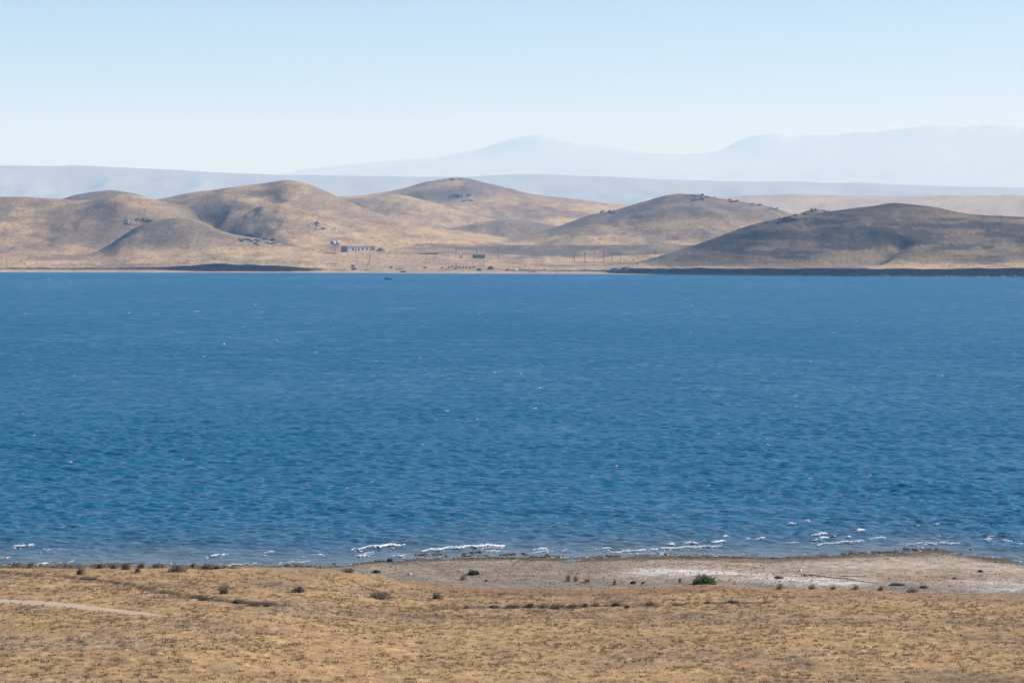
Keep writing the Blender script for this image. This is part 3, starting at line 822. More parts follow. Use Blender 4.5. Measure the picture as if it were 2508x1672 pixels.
# ------------------------------------------------------------------ grass tussocks
def tussocks(name, n, size, blades, palette, seed, keep, label):
    r = np.random.default_rng(seed)
    yy = np.sqrt(r.random(n) * (203.0 ** 2 - 110.0 ** 2) + 110.0 ** 2)
    xx = (r.random(n) * 3500 - 500 - 1254) / F * yy
    if name == 'bank_scrub':
        xx = -37.5 + 20.5 * r.random(n); yy = edge_y(xx) - 0.15 - 1.1 * r.random(n)
    ok = (edge_y(xx) - yy > (0.1 if name == 'bank_scrub' else 0.3))
    dens = keep(xx, yy)
    ok &= r.random(n) < dens
    dt, _, _ = seg_dist(xx, yy, track_mid)
    ok &= dt > 0.75
    xx, yy = xx[ok], yy[ok]; n = len(xx)
    zz = near_full(xx, yy) - 0.02
    s = size[0] + (size[1] - size[0]) * r.random(n) ** 1.8
    pal = np.array(palette)
    c = pal[r.integers(0, len(pal), n)] * (0.8 + 0.4 * r.random((n, 1)))
    a = r.random((n, blades)) * 6.283
    ln = s[:, None] * (0.6 + 0.6 * r.random((n, blades)))
    out = ln * (0.2 + 0.75 * r.random((n, blades)))
    up = np.sqrt(np.maximum(ln ** 2 - out ** 2, 0.0009))
    rb = s[:, None] * 0.8 * r.random((n, blades))
    bxp = xx[:, None] + rb * np.cos(a); byp = yy[:, None] + rb * np.sin(a)
    wd = s[:, None] * 0.15 * (0.6 + 0.8 * r.random((n, blades)))
    ta = a + r.normal(size=(n, blades)) * 0.7
    v = np.empty((n, blades, 3, 3))
    pa = r.random((n, blades)) * 6.283
    v[:, :, 0] = np.stack([bxp - wd * np.sin(pa), byp + wd * np.cos(pa), np.broadcast_to(zz[:, None], bxp.shape)], -1)
    v[:, :, 1] = np.stack([bxp + wd * np.sin(pa), byp - wd * np.cos(pa), np.broadcast_to(zz[:, None], bxp.shape)], -1)
    v[:, :, 2] = np.stack([bxp + out * np.cos(ta), byp + out * np.sin(ta), zz[:, None] + up], -1)
    col = np.repeat(c, blades * 3, axis=0)
    f = np.arange(n * blades * 3).reshape(-1, 3)
    o = put(name, np_mesh(name, v.reshape(-1, 3), f, col), M['grass'])
    print(name, n, 'tussocks', len(f))
    return tag(o, label, 'grass', kind='stuff')

def keep_all(x, y):
    return np.clip(0.75 + 0.8 * fbm(x / 5, y / 4, 401, 3), 0.12, 1)
def keep_clump(x, y):
    back = edge_y(x) - y
    return np.clip(0.42 + 0.9 * fbm(x / 1.1, y / 1.1, 403, 2) + 0.35 * fbm(x / 7, y / 5, 405, 2), 0.03, 1) * sstep(2, 9, back)
def keep_fringe(x, y):
    u = 1254 + F * x / y
    return ((edge_y(x) - y) < 1.6) * (1 - sstep(530, 600, u)) * np.clip(0.55 + 1.1 * fbm(x / 2.0, y * 0, 409, 3), 0, 1)
tussocks('bank_scrub', 520, (0.14, 0.36), 16, [(0.22, 0.18, 0.14), (0.26, 0.21, 0.165), (0.17, 0.135, 0.105), (0.29, 0.22, 0.15)], 33, keep_fringe, 'low brown scrub fringing the bank edge at left')
tussocks('short_grass', 56000, (0.05, 0.13), 4, [(0.39, 0.27, 0.145), (0.35, 0.245, 0.135), (0.30, 0.215, 0.125), (0.42, 0.295, 0.155)], 31, keep_all, 'short dry straw coloured grass over the whole near shore')
tussocks('grass_tussocks', 112000, (0.05, 0.19), 10, [(0.235, 0.165, 0.098), (0.20, 0.148, 0.092), (0.27, 0.187, 0.108), (0.30, 0.21, 0.117), (0.17, 0.13, 0.09)], 37, keep_clump, 'clumps of grey-brown dry tussock grass on the near slope')

# ------------------------------------------------------------------ beach shingle
pr = np.random.default_rng(51)
n = 38000
yy = np.sqrt(pr.random(n) * (222.0 ** 2 - 186.0 ** 2) + 186.0 ** 2)
xx = (pr.random(n) * 1900 + 740 - 1254) / F * yy
q = (yy - edge_y(xx)) / np.maximum(shore_y(xx) - edge_y(xx), 0.5)
uu = 1254 + F * xx / yy
smooth_sand = sstep(1850, 2050, uu) * np.exp(-((q - 0.62) / 0.2) ** 2)
ok = (q > -0.07) & (q < 1.06) & (pr.random(n) < (0.9 - 0.85 * smooth_sand) * np.clip(0.6 + 0.9 * fbm(xx / 3, yy / 1.5, 421, 3), 0.1, 1))
xx, yy, q = xx[ok], yy[ok], q[ok]; n = len(xx)
sz = 0.02 + 0.06 * pr.random(n) ** 4
pal = np.array([(0.30, 0.28, 0.25), (0.20, 0.18, 0.155), (0.42, 0.40, 0.37), (0.15, 0.125, 0.10), (0.26, 0.20, 0.15), (0.36, 0.32, 0.27)])
pc = pal[pr.integers(0, 6, n)]
wet = sstep(0.85, 0.97, q)[:, None]
pc = pc * (1 - 0.62 * wet)
pos = np.stack([xx, yy, near_full(xx, yy) + sz * 0.2], -1)
tag(scatter_blobs('beach_pebbles', pos, np.stack([sz * 1.3, sz, sz * 0.65], -1), M['pebble'], pc, 0.2, shape=OCTA), 'grey and brown shingle stones strewn over the near beach', 'pebbles', kind='stuff')

# ------------------------------------------------------------------ rocks on the near beach
def rock_mesh(seed, sub=2):
    r = np.random.default_rng(seed)
    import bmesh
    bm = bmesh.new()
    bmesh.ops.create_icosphere(bm, subdivisions=sub, radius=1.0)
    for v in bm.verts:
        p = v.co
        k = 1 + 0.35 * float(fbm(np.array([p.x * 1.3 + seed]), np.array([p.y * 1.3 + p.z * 1.7]), seed, 3)[0])
        v.co = p * k
        if v.co.z < -0.35: v.co.z = -0.35
    me = bpy.data.meshes.new('rock')
    bm.to_mesh(me); bm.free()
    return me

def near_rock(px, py, w, h, mat, label, seed, name='rock', cat='rock'):
    X, Y, Z = near_hit_full(px, py)
    sc = Y / F
    me = rock_mesh(seed)
    o = put(name, me, M[mat])
    o.location = (X, Y, max(Z, -0.05))
    o.scale = (w * sc / 2, w * sc / 2 * 0.8, h * sc / 1.1)
    o.rotation_euler = (0, 0, seed * 1.7)
    tag(o, label, cat, 'stones on the near shore')

near_rock(956, 1374, 24, 9, 'wet_rock', 'black rock at the water edge where the shingle beach begins', 1)
near_rock(820, 1382, 14, 5, 'tan_rock', 'reddish rock in shallow water left of the black rock', 2)
near_rock(1283, 1358, 18, 6, 'wet_rock', 'dark rock in shallow water near the middle of the beach', 3)
near_rock(1095, 1363, 16, 5, 'tan_rock', 'tan rock in the shallows beside the weedy reef', 4)
near_rock(1907, 1416, 26, 8, 'wet_rock', 'dark flat rock on white salt crust right of the green bush', 5)
near_rock(1961, 1398, 9, 7, 'white_rock', 'small white boulder on the pale salt patch', 6)
near_rock(2402, 1400, 14, 6, 'wet_rock', 'lone dark stone on the smooth sand at right', 7)
near_rock(2340, 1417, 20, 5, 'wet_rock', 'dark flat stone right of centre of the right beach, nearer than the lone stone', 8)
near_rock(2378, 1350, 14, 5, 'tan_rock', 'tan rock standing in water off the right point', 9)
near_rock(1975, 1410, 20, 6, 'tan_rock', 'brown rock at the left end of the driftwood line', 10)
near_rock(2200, 1433, 44, 7, 'wet_rock', 'long dark heap of stones at the grass edge on the right beach', 11)
near_rock(2265, 1439, 34, 6, 'wet_rock', 'dark heap of stones right of the long heap', 12)
near_rock(1003, 1407, 12, 5, 'white_rock', 'pale stone at the grass edge below the black rock', 13)
near_rock(2438, 1377, 9, 4, 'wet_rock', 'small dark stone near the water at far right', 14)
near_rock(1750, 1430, 14, 4, 'tan_rock', 'low brown stone just right of the large green bush', 15)
# exposed weedy reef in the shallows
r_ = np.random.default_rng(61)
pos = []; sz = []
for (px0, py0, px1, py1, n) in ((1020, 1359, 1048, 1357, 16), (1060, 1359, 1078, 1357, 12), (1135, 1356, 1180, 1352, 20), (1130, 1362, 1200, 1361, 30), (1215, 1360, 1262, 1357, 26), (1110, 1370, 1260, 1366, 60), (1290, 1365, 1380, 1363, 40), (1330, 1360, 1370, 1364, 14),
                                (1600, 1358, 1640, 1357, 14), (1660, 1364, 1700, 1364, 12), (2215, 1344, 2300, 1347, 40), (880, 1380, 930, 1377, 24), (905, 1372, 960, 1376, 20), (700, 1385, 790, 1386, 18), (1285, 1357, 1300, 1357, 6), (1460, 1364, 1520, 1361, 26), (1710, 1365, 1900, 1366, 60), (2050, 1357, 2250, 1350, 60)):
    for k in range(n):
        t = r_.random()
        X, Y = at_level(px0 + (px1 - px0) * t, py0 + (py1 - py0) * t + r_.normal() * 1.0)
        s = 0.04 + 0.09 * r_.random() ** 2
        pos.append((X, Y, 0.02)); sz.append((s * 1.7, s * 1.6, s * 0.7))
pos = np.array(pos)
wc = np.array([(0.085, 0.06, 0.035), (0.12, 0.085, 0.045), (0.05, 0.038, 0.028)])[r_.integers(0, 3, len(pos))]
tag(scatter_blobs('weedy_stones', pos, np.array(sz), M['pebble'], wc, 0.25), 'brown weedy stones breaking the shallow water along the beach', 'stones', kind='stuff')
# driftwood stick and wrack on the right beach
def stick(px0, py0, px1, py1, rad, label):
    a = near_hit_full(px0, py0); b = near_hit_full(px1, py1)
    mb = MB(); k = 7
    pts = [a + (b - a) * i / k for i in range(k + 1)]
    for i, p in enumerate(pts):
        p[2] = float(near_full(np.array([p[0]]), np.array([p[1]]))[0]) + rad * 0.6
        p[1] += 0.12 * math.sin(i * 2.1)
    base = Vector(a)
    for i in range(k):
        mb.tube(Vector(pts[i]) - base, Vector(pts[i + 1]) - base, rad * (1 - 0.08 * i), rad * (1 - 0.08 * (i + 1)), 6)
    o = mb.build('driftwood', M['twig'])
    o.location = base
    tag(o, label, 'driftwood')
stick(1968, 1406, 2150, 1428, 0.035, 'long thin dark driftwood pole lying across the right beach')
stick(2060, 1411, 2118, 1412, 0.03, 'short dark driftwood piece above the long pole')

# ------------------------------------------------------------------ shrubs
def shrub(px, py, w, h, style, label, seed, group, name='shrub', far=False, cat='shrub'):
    r = np.random.default_rng(seed)
    P = far_hit(px, py) if far else near_hit_full(px, py)
    sc = P[1] / F
    W = w * sc / 2; H = h * sc
    pal, dens, lsz = {
        'grey': (((0.25, 0.205, 0.165), (0.32, 0.26, 0.21), (0.17, 0.135, 0.11)), 620, 0.065),
        'dark': (((0.20, 0.155, 0.11), (0.25, 0.20, 0.145), (0.13, 0.10, 0.075)), 480, 0.06),
        'green': (((0.05, 0.13, 0.04), (0.085, 0.18, 0.055), (0.035, 0.09, 0.03)), 900, 0.06),
        'rust': (((0.40, 0.21, 0.115), (0.46, 0.28, 0.16), (0.3, 0.165, 0.105)), 340, 0.05),
        'olive': (((0.24, 0.21, 0.085), (0.30, 0.25, 0.11), (0.18, 0.155, 0.075)), 340, 0.05),
        'far': (((0.15, 0.12, 0.08), (0.19, 0.15, 0.10), (0.11, 0.09, 0.065)), 700, 0.16),
    }[style]
    n = int(dens * min(max(w / 34.0, 0.35), 2.2))
    root = empty(name, P)
    st = MB()
    tips = []
    for i in range(16 if not far else 5):
        a = r.random() * 6.283; q = math.sqrt(r.random())
        tip = Vector((math.cos(a) * q * W * 0.95, math.sin(a) * q * W * 0.8, H * (0.7 + 0.6 * r.random()) * (1 - 0.4 * q * q)))
        mid = Vector((tip.x * 0.4, tip.y * 0.4, tip.z * 0.55))
        b0 = Vector((tip.x * 0.12, tip.y * 0.12, -0.05))
        rad = 0.012 if not far else 0.05
        st.tube(b0, mid, rad, rad * 0.7, 4); st.tube(mid, tip, rad * 0.7, rad * 0.25, 4)
        tips.append((b0, mid, tip))
        for j in range(3):
            t2 = mid.lerp(tip, r.random()); d2 = Vector((r.normal() * W * 0.22, r.normal() * W * 0.2, abs(r.normal()) * H * 0.2))
            st.tube(t2, t2 + d2, rad * 0.5, rad * 0.2, 3); tips.append((t2, t2 + d2 * 0.5, t2 + d2))
    st.build('stems', M['twig'], root)
    v = np.empty((n, 4, 3)); col = np.empty((n, 4, 3))
    pal = np.array(pal)
    lump = [((r.random() - 0.5) * 1.15, (r.random() - 0.5) * 0.9, 0.24 + 0.26 * r.random(), 0.55 + 0.6 * r.random()) for _ in range(11)]
    for i in range(n):
        lx, ly, lr, lh = lump[r.integers(0, len(lump))]
        d3 = r.normal(size=3); d3 /= np.linalg.norm(d3); d3 *= lr * r.random() ** 0.4
        p = np.array(((lx + d3[0]) * W, (ly + d3[1]) * W, abs(d3[2]) / lr * H * lh * (1 - 0.5 * (lx * lx + ly * ly))))
        p[2] = max(p[2], 0.01)
        e1 = r.normal(size=3); e1 /= np.linalg.norm(e1)
        if style != 'green': e1[2] = abs(e1[2]) + 0.6; e1 /= np.linalg.norm(e1)
        e2 = np.cross(e1, r.normal(size=3)); e2 /= max(np.linalg.norm(e2), 1e-6)
        L = lsz * (0.6 + 0.8 * r.random()); B_ = L * (0.28 if style != 'green' else 0.5)
        v[i, 0] = p - e1 * L; v[i, 1] = p + e2 * B_; v[i, 2] = p + e1 * L; v[i, 3] = p - e2 * B_
        col[i] = pal[r.integers(0, 3)] * (0.85 + 0.3 * r.random())
    f = np.arange(n * 4).reshape(-1, 4)
    put('foliage', np_mesh('foliage', v.reshape(-1, 3), f, col.reshape(-1, 3)), M['leaf'], root)
    tag(root, label, cat, group)
    return root

G1 = 'dry shrubs along the bank edge'; G2 = 'dark clumps in the furrow'; G3 = 'plants along the beach edge'
SH = [
 (39, 1389, 30, 13, 'grey', 'leftmost brown shrub on the bank edge against the water', G1),
 (77, 1389, 26, 12, 'grey', 'second shrub from the left along the bank edge', G1),
 (198, 1406, 28, 19, 'grey', 'round grey shrub a little in front of the bank edge at left', G1),
 (246, 1391, 20, 13, 'dark', 'small black-brown shrub on the bank edge right of the round grey one', G1),
 (279, 1391, 24, 10, 'grey', 'low grey shrub between two darker shrubs on the bank edge', G1),
 (310, 1393, 28, 17, 'grey', 'upright grey shrub behind the small black shrub on the bank', G1),
 (337, 1401, 17, 12, 'dark', 'small black shrub in front of the bank edge shrubs', G1),
 (347, 1391, 24, 15, 'grey', 'shrub on the bank edge directly behind the small black shrub', G1),
 (388, 1390, 42, 11, 'grey', 'low wide shrub touching the left of the largest bank shrub', G1),
 (437, 1400, 56, 27, 'grey', 'largest grey twiggy shrub on the bank edge', G1),
 (473, 1390, 22, 12, 'grey', 'small shrub touching the right of the largest bank shrub', G1),
 (510, 1393, 38, 18, 'grey', 'second largest grey shrub on the bank edge', G1),
 (532, 1392, 22, 9, 'dark', 'rightmost low dark shrub of the bank edge row', G1),
 (150, 1388, 34, 8, 'grey', 'low scrubby shrub on the bank edge at left among the surf', G1),
 (550, 1453, 38, 24, 'dark', 'dark bush standing alone in the dry grass above the dark furrow', None),
 (731, 1449, 40, 17, 'dark', 'leaning dark bush alone in the grass right of the furrow', None),
 (933, 1465, 70, 20, 'dark', 'wide flat dark bush in the grass below the beach start', None),
 (1070, 1465, 30, 16, 'dark', 'small dark bush right of the wide flat one', None),
 (852, 1401, 42, 10, 'dark', 'low dark scrub where the bank meets the shingle beach', None),
 (1159, 1407, 36, 13, 'green', 'low green bush on the shingle left of the middle', G3),
 (921, 1402, 22, 7, 'green', 'smallest green plant where the bank meets the shingle', G3),
 (1724, 1429, 70, 24, 'green', 'large bright green bush on the beach edge', G3),
 (1551, 1429, 15, 7, 'green', 'tiny green plant left of the large green bush', G3),
 (1575, 1429, 13, 6, 'olive', 'tiny dull plant just right of the tiny green one', G3),
 (1135, 1420, 26, 14, 'rust', 'orange-brown dry tuft below the low green bush', G3),
 (1392, 1423, 20, 17, 'rust', 'pinkish dry tuft, left of a touching pair', G3),
 (1410, 1423, 18, 17, 'olive', 'olive dry tuft, right of a touching pair', G3),
 (1438, 1424, 20, 9, 'rust', 'low brown tuft right of the touching pair', G3),
 (1505, 1432, 9, 16, 'rust', 'thin upright orange stalk tuft at the grass edge', G3),
 (1666, 1427, 13, 13, 'rust', 'small reddish tuft left of the large green bush', G3),
 (1190, 1424, 12, 6, 'rust', 'tiny rusty tuft right of the orange-brown tuft', G3),
 (1910, 1441, 26, 12, 'olive', 'olive tuft, leftmost at the grass edge of the right beach', G3),
 (1990, 1442, 24, 13, 'rust', 'rusty tuft under the driftwood pole', G3),
 (2095, 1443, 26, 13, 'rust', 'rusty tuft between olive ones at the right beach edge', G3),
 (2160, 1446, 28, 13, 'rust', 'broad rusty tuft left of the stone heaps', G3),
 (2040, 1443, 22, 9, 'olive', 'low olive tuft between two rusty tufts', G3),
 (2235, 1449, 44, 9, 'olive', 'yellow-green low patch of herb below the stone heaps', G3),
 (583, 1476, 36, 13, 'dark', 'dark clump at the furrow end, left of the darkest one', G2),
 (622, 1483, 40, 11, 'dark', 'darkest clump at the end of the left furrow', G2),
 (655, 1484, 26, 9, 'dark', 'last small clump at the right tip of the left furrow', G2),
 (500, 1468, 34, 8, 'dark', 'low dark clump midway along the left furrow', G2),
 (1210, 1488, 34, 9, 'dark', 'first dark clump at the left of the long right furrow', G2),
 (1256, 1488, 42, 10, 'dark', 'second dark clump along the right furrow', G2),
 (1300, 1485, 24, 11, 'dark', 'third, roundish clump along the right furrow', G2),
 (1330, 1488, 22, 9, 'dark', 'fourth, small clump along the right furrow', G2),
 (1361, 1488, 34, 12, 'dark', 'fifth, broad clump along the right furrow', G2),
 (1402, 1488, 32, 13, 'dark', 'sixth and tallest clump along the right furrow', G2),
 (1434, 1484, 18, 9, 'dark', 'seventh clump along the right furrow, above the line', G2),
 (1460, 1485, 28, 11, 'dark', 'eighth clump along the right furrow', G2),
 (1511, 1483, 26, 10, 'dark', 'ninth clump along the right furrow', G2),
 (1537, 1487, 14, 7, 'dark', 'tenth, tiny clump just below the right furrow', G2),
 (1592, 1481, 30, 10, 'dark', 'eleventh clump along the right furrow', G2),
 (1732, 1478, 22, 9, 'dark', 'twelfth clump along the right furrow', G2),
 (1795, 1476, 34, 9, 'dark', 'last dark clump at the right of the long furrow', G2),
]
for i, a in enumerate(SH):
    shrub(a[0], a[1], a[2], a[3] * (0.75 if a[6] == G2 else 1.0), a[4], a[5], 500 + i, a[6])
GF = 'brown bushes behind the far beach'
for i, (px, py, w, h) in enumerate(((1099, 656, 9, 5), (1108, 655, 9, 6), (1117, 655, 10, 6), (1126, 656, 10, 6), (1135, 656, 8, 6), (1143, 656, 9, 5), (1151, 657, 9, 5), (1160, 656, 10, 5), (1041, 657, 12, 5), (1083, 657, 10, 4))):
    nth = ('first', 'second', 'third', 'fourth', 'fifth', 'sixth', 'seventh', 'eighth')
    lab = '%s brown bush from the left in the row behind the far beach' % nth[i] if i < 8 else ('lone dark bush left of the bush row on the far beach' if i == 8 else 'small bush just left of the far bush row')
    shrub(px, py, w, h, 'far', lab, 700 + i, GF, far=True)

# ------------------------------------------------------------------ far shore: buildings
def place(px, py, rz=0.0, name='thing'):
    P = far_hit(px, py)
    return empty(name, P, rz), P[1] / F

# long single-storey building
root, sc = place(852, 617.5, math.radians(36), 'farm_building')
L, Dp, Hh = 22.0, 8.2, 3.7
w_ = MB(); w_.box(0, L, 0.25, Dp, -1.2, Hh); w_.build('wall', M['plaster'], root)
e_ = MB(); e_.box(-0.25, -0.003, 0, Dp + 0.2, -1.2, Hh + 0.15); tag(e_.build('end_wall', M['endwall'], root), 'end wall darkened with painted shade')
for x0 in (0.0,):
    rf = MB(); rf.box(-0.35, L + 0.3, -0.15, Dp + 0.35, Hh + 0.152, Hh + 0.42); rf.build('roof', M['roof'], root)
pl = MB(); pl.box(-1.0, L + 6, -2.6, 0.2, -1.4, 0.05); pl.build('plinth', M['concrete'], root)
for k, (x0, x1, z0, z1) in enumerate(((1.3, 1.9, 2.2, 2.8), (3.6, 4.9, 1.1, 2.7), (8.4, 9.6, 1.2, 2.7), (11.7, 12.9, 1.3, 2.8), (15.2, 16.4, 1.4, 2.8))):
    f_ = MB(); f_.box(x0 - .12, x0, 0.19, 0.247, z0, z1); f_.box(x1, x1 + .12, 0.19, 0.247, z0, z1); f_.box(x0 - .12, x1 + .12, 0.19, 0.247, z1, z1 + .12); f_.box(x0 - .12, x1 + .12, 0.14, 0.247, z0 - .12, z0)
    wo = f_.build('window', M['concrete'], root)
    g_ = MB(); g_.box(x0, x1, 0.22, 0.246, z0, z1); g_.build('pane', M['opening'], wo)
d_ = MB(); d_.box(6.1, 7.0, 0.16, 0.247, 0, 2.5); do = d_.build('door', M['door'], root)
h_ = MB(); h_.box(6.85, 6.95, 0.10, 0.158, 1.1, 1.25); h_.build('handle', M['steel'], do)
p_ = MB(); p_.box(L - 1.6, L + 0.25, -0.3, 0.12, -1.2, Hh + 0.15); p_.build('pier', M['endwall'], root)
tag(root, 'long grey single-storey building with a row of dark windows', 'building')

def heap(px, py, w, h, mat, label, seed, name='earth_mound', cat='mound', group=None, depth=0.8):
    P = far_hit(px, py)
    sc = P[1] / F
    r = np.random.default_rng(seed)
    n, m = 26, 12
    v = []; f = []
    for i in range(m + 1):
        q = i / m
        for j in range(n):
            a = 2 * math.pi * j / n
            k = 1 + 0.18 * float(fbm(np.array([math.cos(a) * 2 + seed]), np.array([math.sin(a) * 2 + q * 3]), seed, 3)[0])
            z = (0.5 + 0.5 * math.cos(math.pi * q)) ** 0.9 * (1 + 0.25 * float(fbm(np.array([math.cos(a) * q * 3 + seed]), np.array([math.sin(a) * q * 3]), seed + 5, 3)[0]))
            v.append((math.cos(a) * q * k * w * sc / 2, math.sin(a) * q * k * w * sc / 2 * depth, z * h * sc - q * 0.4))
    for i in range(m):
        for j in range(n):
            f.append((i * n + j, (i + 1) * n + j, (i + 1) * n + (j + 1) % n, i * n + (j + 1) % n))
    me = bpy.data.meshes.new(name); me.from_pydata(v, [], f); me.update()
    o = put(name, me, M[mat]); o.location = P
    return tag(o, label, cat, group)
heap(935, 615.5, 44, 9, 'earth', 'rubble slope against the right end of the long building', 1)
heap(954, 621, 10, 4, 'earth', 'small dark heap right of the building rubble', 2)
heap(1175, 663, 26, 6.5, 'mound', 'dark gravel mound nearest the water on the far beach', 3, group='gravel mounds')
heap(1202, 660, 28, 8.5, 'mound', 'taller dark gravel mound behind the nearest one', 4, group='gravel mounds')
heap(1243, 662.5, 15, 3.8, 'mound', 'smallest dark gravel mound near the white boat', 5, group='gravel mounds')
heap(1117, 659.5, 14, 3, 'mound', 'low flat heap on the far beach under the bush row', 6)
heap(985, 660, 46, 5, 'earth', 'long low earth bank on the far beach left of the bushes', 7)
heap(959, 657, 12, 5, 'earth', 'small rounded brown heap at the left end of the long bank', 8)
heap(867, 654.5, 26, 6, 'earth', 'brown hummock on the far shore above the dark boat', 9)
heap(845, 661, 24, 3, 'earth', 'flat brown heap on the far beach left of the dark boat', 10)
heap(905, 660.5, 40, 3.5, 'earth', 'low ridge of earth on the far beach below the braced pole', 11)
heap(1505, 667, 46, 10, 'mound', 'dark rocky spit at the left foot of the right hill', 12, depth=0.5)
heap(1530, 662, 40, 8, 'mound', 'dark rocky hump joining the spit to the right hill', 13, depth=0.5)

# ruined low walls, plus a strip in place of the tank shadow
def low_strip(px0, py0, px1, py1, h, label, mat='earth'):
    a = far_hit(px0, py0); b = far_hit(px1, py1)
    sc = a[1] / F
    root = empty('wall_or_shadow_strip', a)
    L = math.hypot(b[0] - a[0], b[1] - a[1]); root.rotation_euler = (0, 0, math.atan2(b[1] - a[1], b[0] - a[0]))
    n = max(3, int(L / 2.0)); mb = MB()
    r = random.Random(int(px0))
    for i in range(n):
        t = i / n * L
        mb.box(t, t + L / n - 0.02, -0.3, 0.3, -1.5, h * sc * (0.6 + 0.5 * r.random()))
    me_o = mb.build('strip_blocks', M[mat], root)
    me_o['kind'] = 'stuff'
    tag(root, label, 'wall')
low_strip(798, 648, 827, 648, 4, 'low ruined wall on the slope below the tanks')
low_strip(1025, 622, 1072, 624, 2.5, 'low ruined wall right of the long building')
low_strip(792, 621, 825, 622, 2, 'low strip added for the shadow in front of the tanks')  # blocks added along the tanks' cast shadow, no wall here

# water tanks on legs
def tank(px, py, label, seed):
    root, sc = place(px, py, math.radians(72), 'water_tank')
    R = 4.9 * sc; legs = 18.5 * sc
    sh = MB(); ln = 2.2
    sh.lathe([(-ln - .55, 0.05), (-ln - .5, R * .45), (-ln - .32, R * .8), (-ln, R), (ln, R), (ln + .32, R * .8), (ln + .5, R * .45), (ln + .55, 0.05)], 'x', 20)
    t_ = sh.build('tank_shell', M['tank'], root, True); t_.location = (0, 0, legs + R * 0.85)
    for sx in (-1, 1):
        for sy in (-1, 1):
            l_ = MB(); l_.tube((sx * ln * .75, sy * R * .75, -0.6), (sx * ln * .75, sy * R * .75, legs + R * 0.35), 0.14, 0.14, 6); l_.build('leg', M['steel'], root)
    for sy in (-1, 1):
        b_ = MB(); b_.tube((-ln * .75, sy * R * .75, 0.4), (ln * .75, sy * R * .75, legs - .3), 0.05); b_.build('brace', M['steel'], root)
    for sx in (-1, 1):
        b_ = MB(); b_.box(sx * ln * .75 - .12, sx * ln * .75 + .12, -R * .8, R * .8, legs - .1, legs + .1); b_.build('cross_beam', M['steel'], root)
    tag(root, label, 'water tank', 'raised water tanks')
tank(816.5, 617, 'left of the two white water tanks raised on legs', 1)
tank(826.5, 616.5, 'right, brighter of the two white water tanks on legs', 2)

# white shed with a tank on its roof
root, sc = place(1130, 632, math.radians(32), 'white_shed')
a_ = 2.3
mb = MB(); mb.box(-a_ / 2, a_ / 2, -a_ / 2, a_ / 2, -0.6, 2.25); mb.build('wall', M['shed'], root)
mb = MB(); mb.box(-a_ / 2 - .1, a_ / 2 + .1, -a_ / 2 - .1, a_ / 2 + .1, 2.252, 2.36); mb.build('roof', M['shed'], root)
mb = MB(); mb.box(-0.45, 0.35, -a_ / 2 - .04, -a_ / 2 - .003, 0, 1.9); mb.build('door', M['hullblue'], root)
mb = MB(); mb.lathe([(2.362, .5), (3.6, .5), (3.75, .3), (4.3, .12)], 'z', 12); o = mb.build('roof_tank', M['shed'], root, True); o.location = (-0.55, 0.1, 0)
tag(root, 'small white shed with a little tank on its roof', 'shed')

# green wagon
root, sc = place(1163, 633, math.radians(26), 'green_wagon')
Lw, Ww, Hw = 7.6, 3.4, 2.35
mb = MB(); mb.box(0, Lw, 0, Ww, 0.3, Hw); mb.build('body', M['green'], root)
mb = MB(); mb.box(-.05, -.003, .05, Ww - .05, .32, Hw - .05); mb.build('end_panel', M['greendark'], root)
n = 9
v = []
for i in range(n):
    t = i / (n - 1); v.append((t * (Ww + .2) - .1, Hw + .004 + .35 * math.sin(math.pi * t)))
mb = MB(); pts = [(x, y, z) for x in (-.1, Lw + .1) for (y, z) in v]
mb.add(pts, [(i, i + 1, n + i + 1, n + i) for i in range(n - 1)] + [tuple(range(n - 1, -1, -1)), tuple(range(n, 2 * n)), (0, n, 2 * n - 1, n - 1)]); mb.build('roof', M['greendark'], root)
for x0 in (.7, 2.3, 4.4, 6.0):
    mb = MB(); mb.box(x0, x0 + .9, -.04, -.003, 1.1, 1.9); wo = mb.build('window', M['concrete'], root)
    mb = MB(); mb.box(x0 + .1, x0 + .8, -.07, -.042, 1.2, 1.8); mb.build('pane', M['opening'], wo)
mb = MB(); mb.box(3.4, 4.1, -.04, -.003, .4, 2.0); mb.build('door', M['greendark'], root)
for x0 in (1.3, 6.2):
    for y0 in (.1, Ww - .3):
        mb = MB(); mb.lathe([(0, .38), (.2, .38)], 'z', 14); o = mb.build('wheel', M['hulldark'], root); o.rotation_euler = (math.pi / 2, 0, 0); o.location = (x0, y0 + .2, .28)
tag(root, 'faded green wagon cabin with windows beside a pole', 'wagon')

# poles
def pole(px, py, h_px, label, mat='pole', aframe=False, rad=0.17, group='poles on the far shore', arm=True):
    root, sc = place(px, py, 0.3, 'utility_pole')
    Hp = h_px * sc
    mb = MB(); mb.tube((0, 0, -0.8), (0, 0, Hp), rad, rad * 0.7, 7); mb.build('pole', M[mat], root)
    if aframe:
        for s in (-1,):
            mb = MB(); mb.tube((s * 1.9, 0.2, -0.8), (0, 0, Hp * 0.72), rad, rad * 0.8, 7); mb.build('brace', M[mat], root)
    if arm:
        mb = MB(); mb.box(-0.8, 0.8, -0.06, 0.06, Hp - 0.75, Hp - 0.6); ar = mb.build('crossarm', M[mat], root)
        for x in (-.7, .7):
            mb = MB(); mb.lathe([(Hp - .598, .05), (Hp - .4, .09), (Hp - .3, .04)], 'z', 8); i_ = mb.build('insulator', M['palepole'], ar); i_.location = (x, 0, 0)
    tag(root, label, 'pole', group)
pole(906, 651, 26, 'braced pole standing on the green flush below the building', aframe=True)
pole(971, 652, 25, 'pale thin pole on the green flush right of the braced one', 'palepole')
pole(1045, 640, 20, 'faint pole left of the white shed', rad=0.1)
pole(1117, 632, 25, 'tall pole just left of the white shed')
pole(1167, 629, 20, 'pole rising behind the green wagon', rad=0.12)
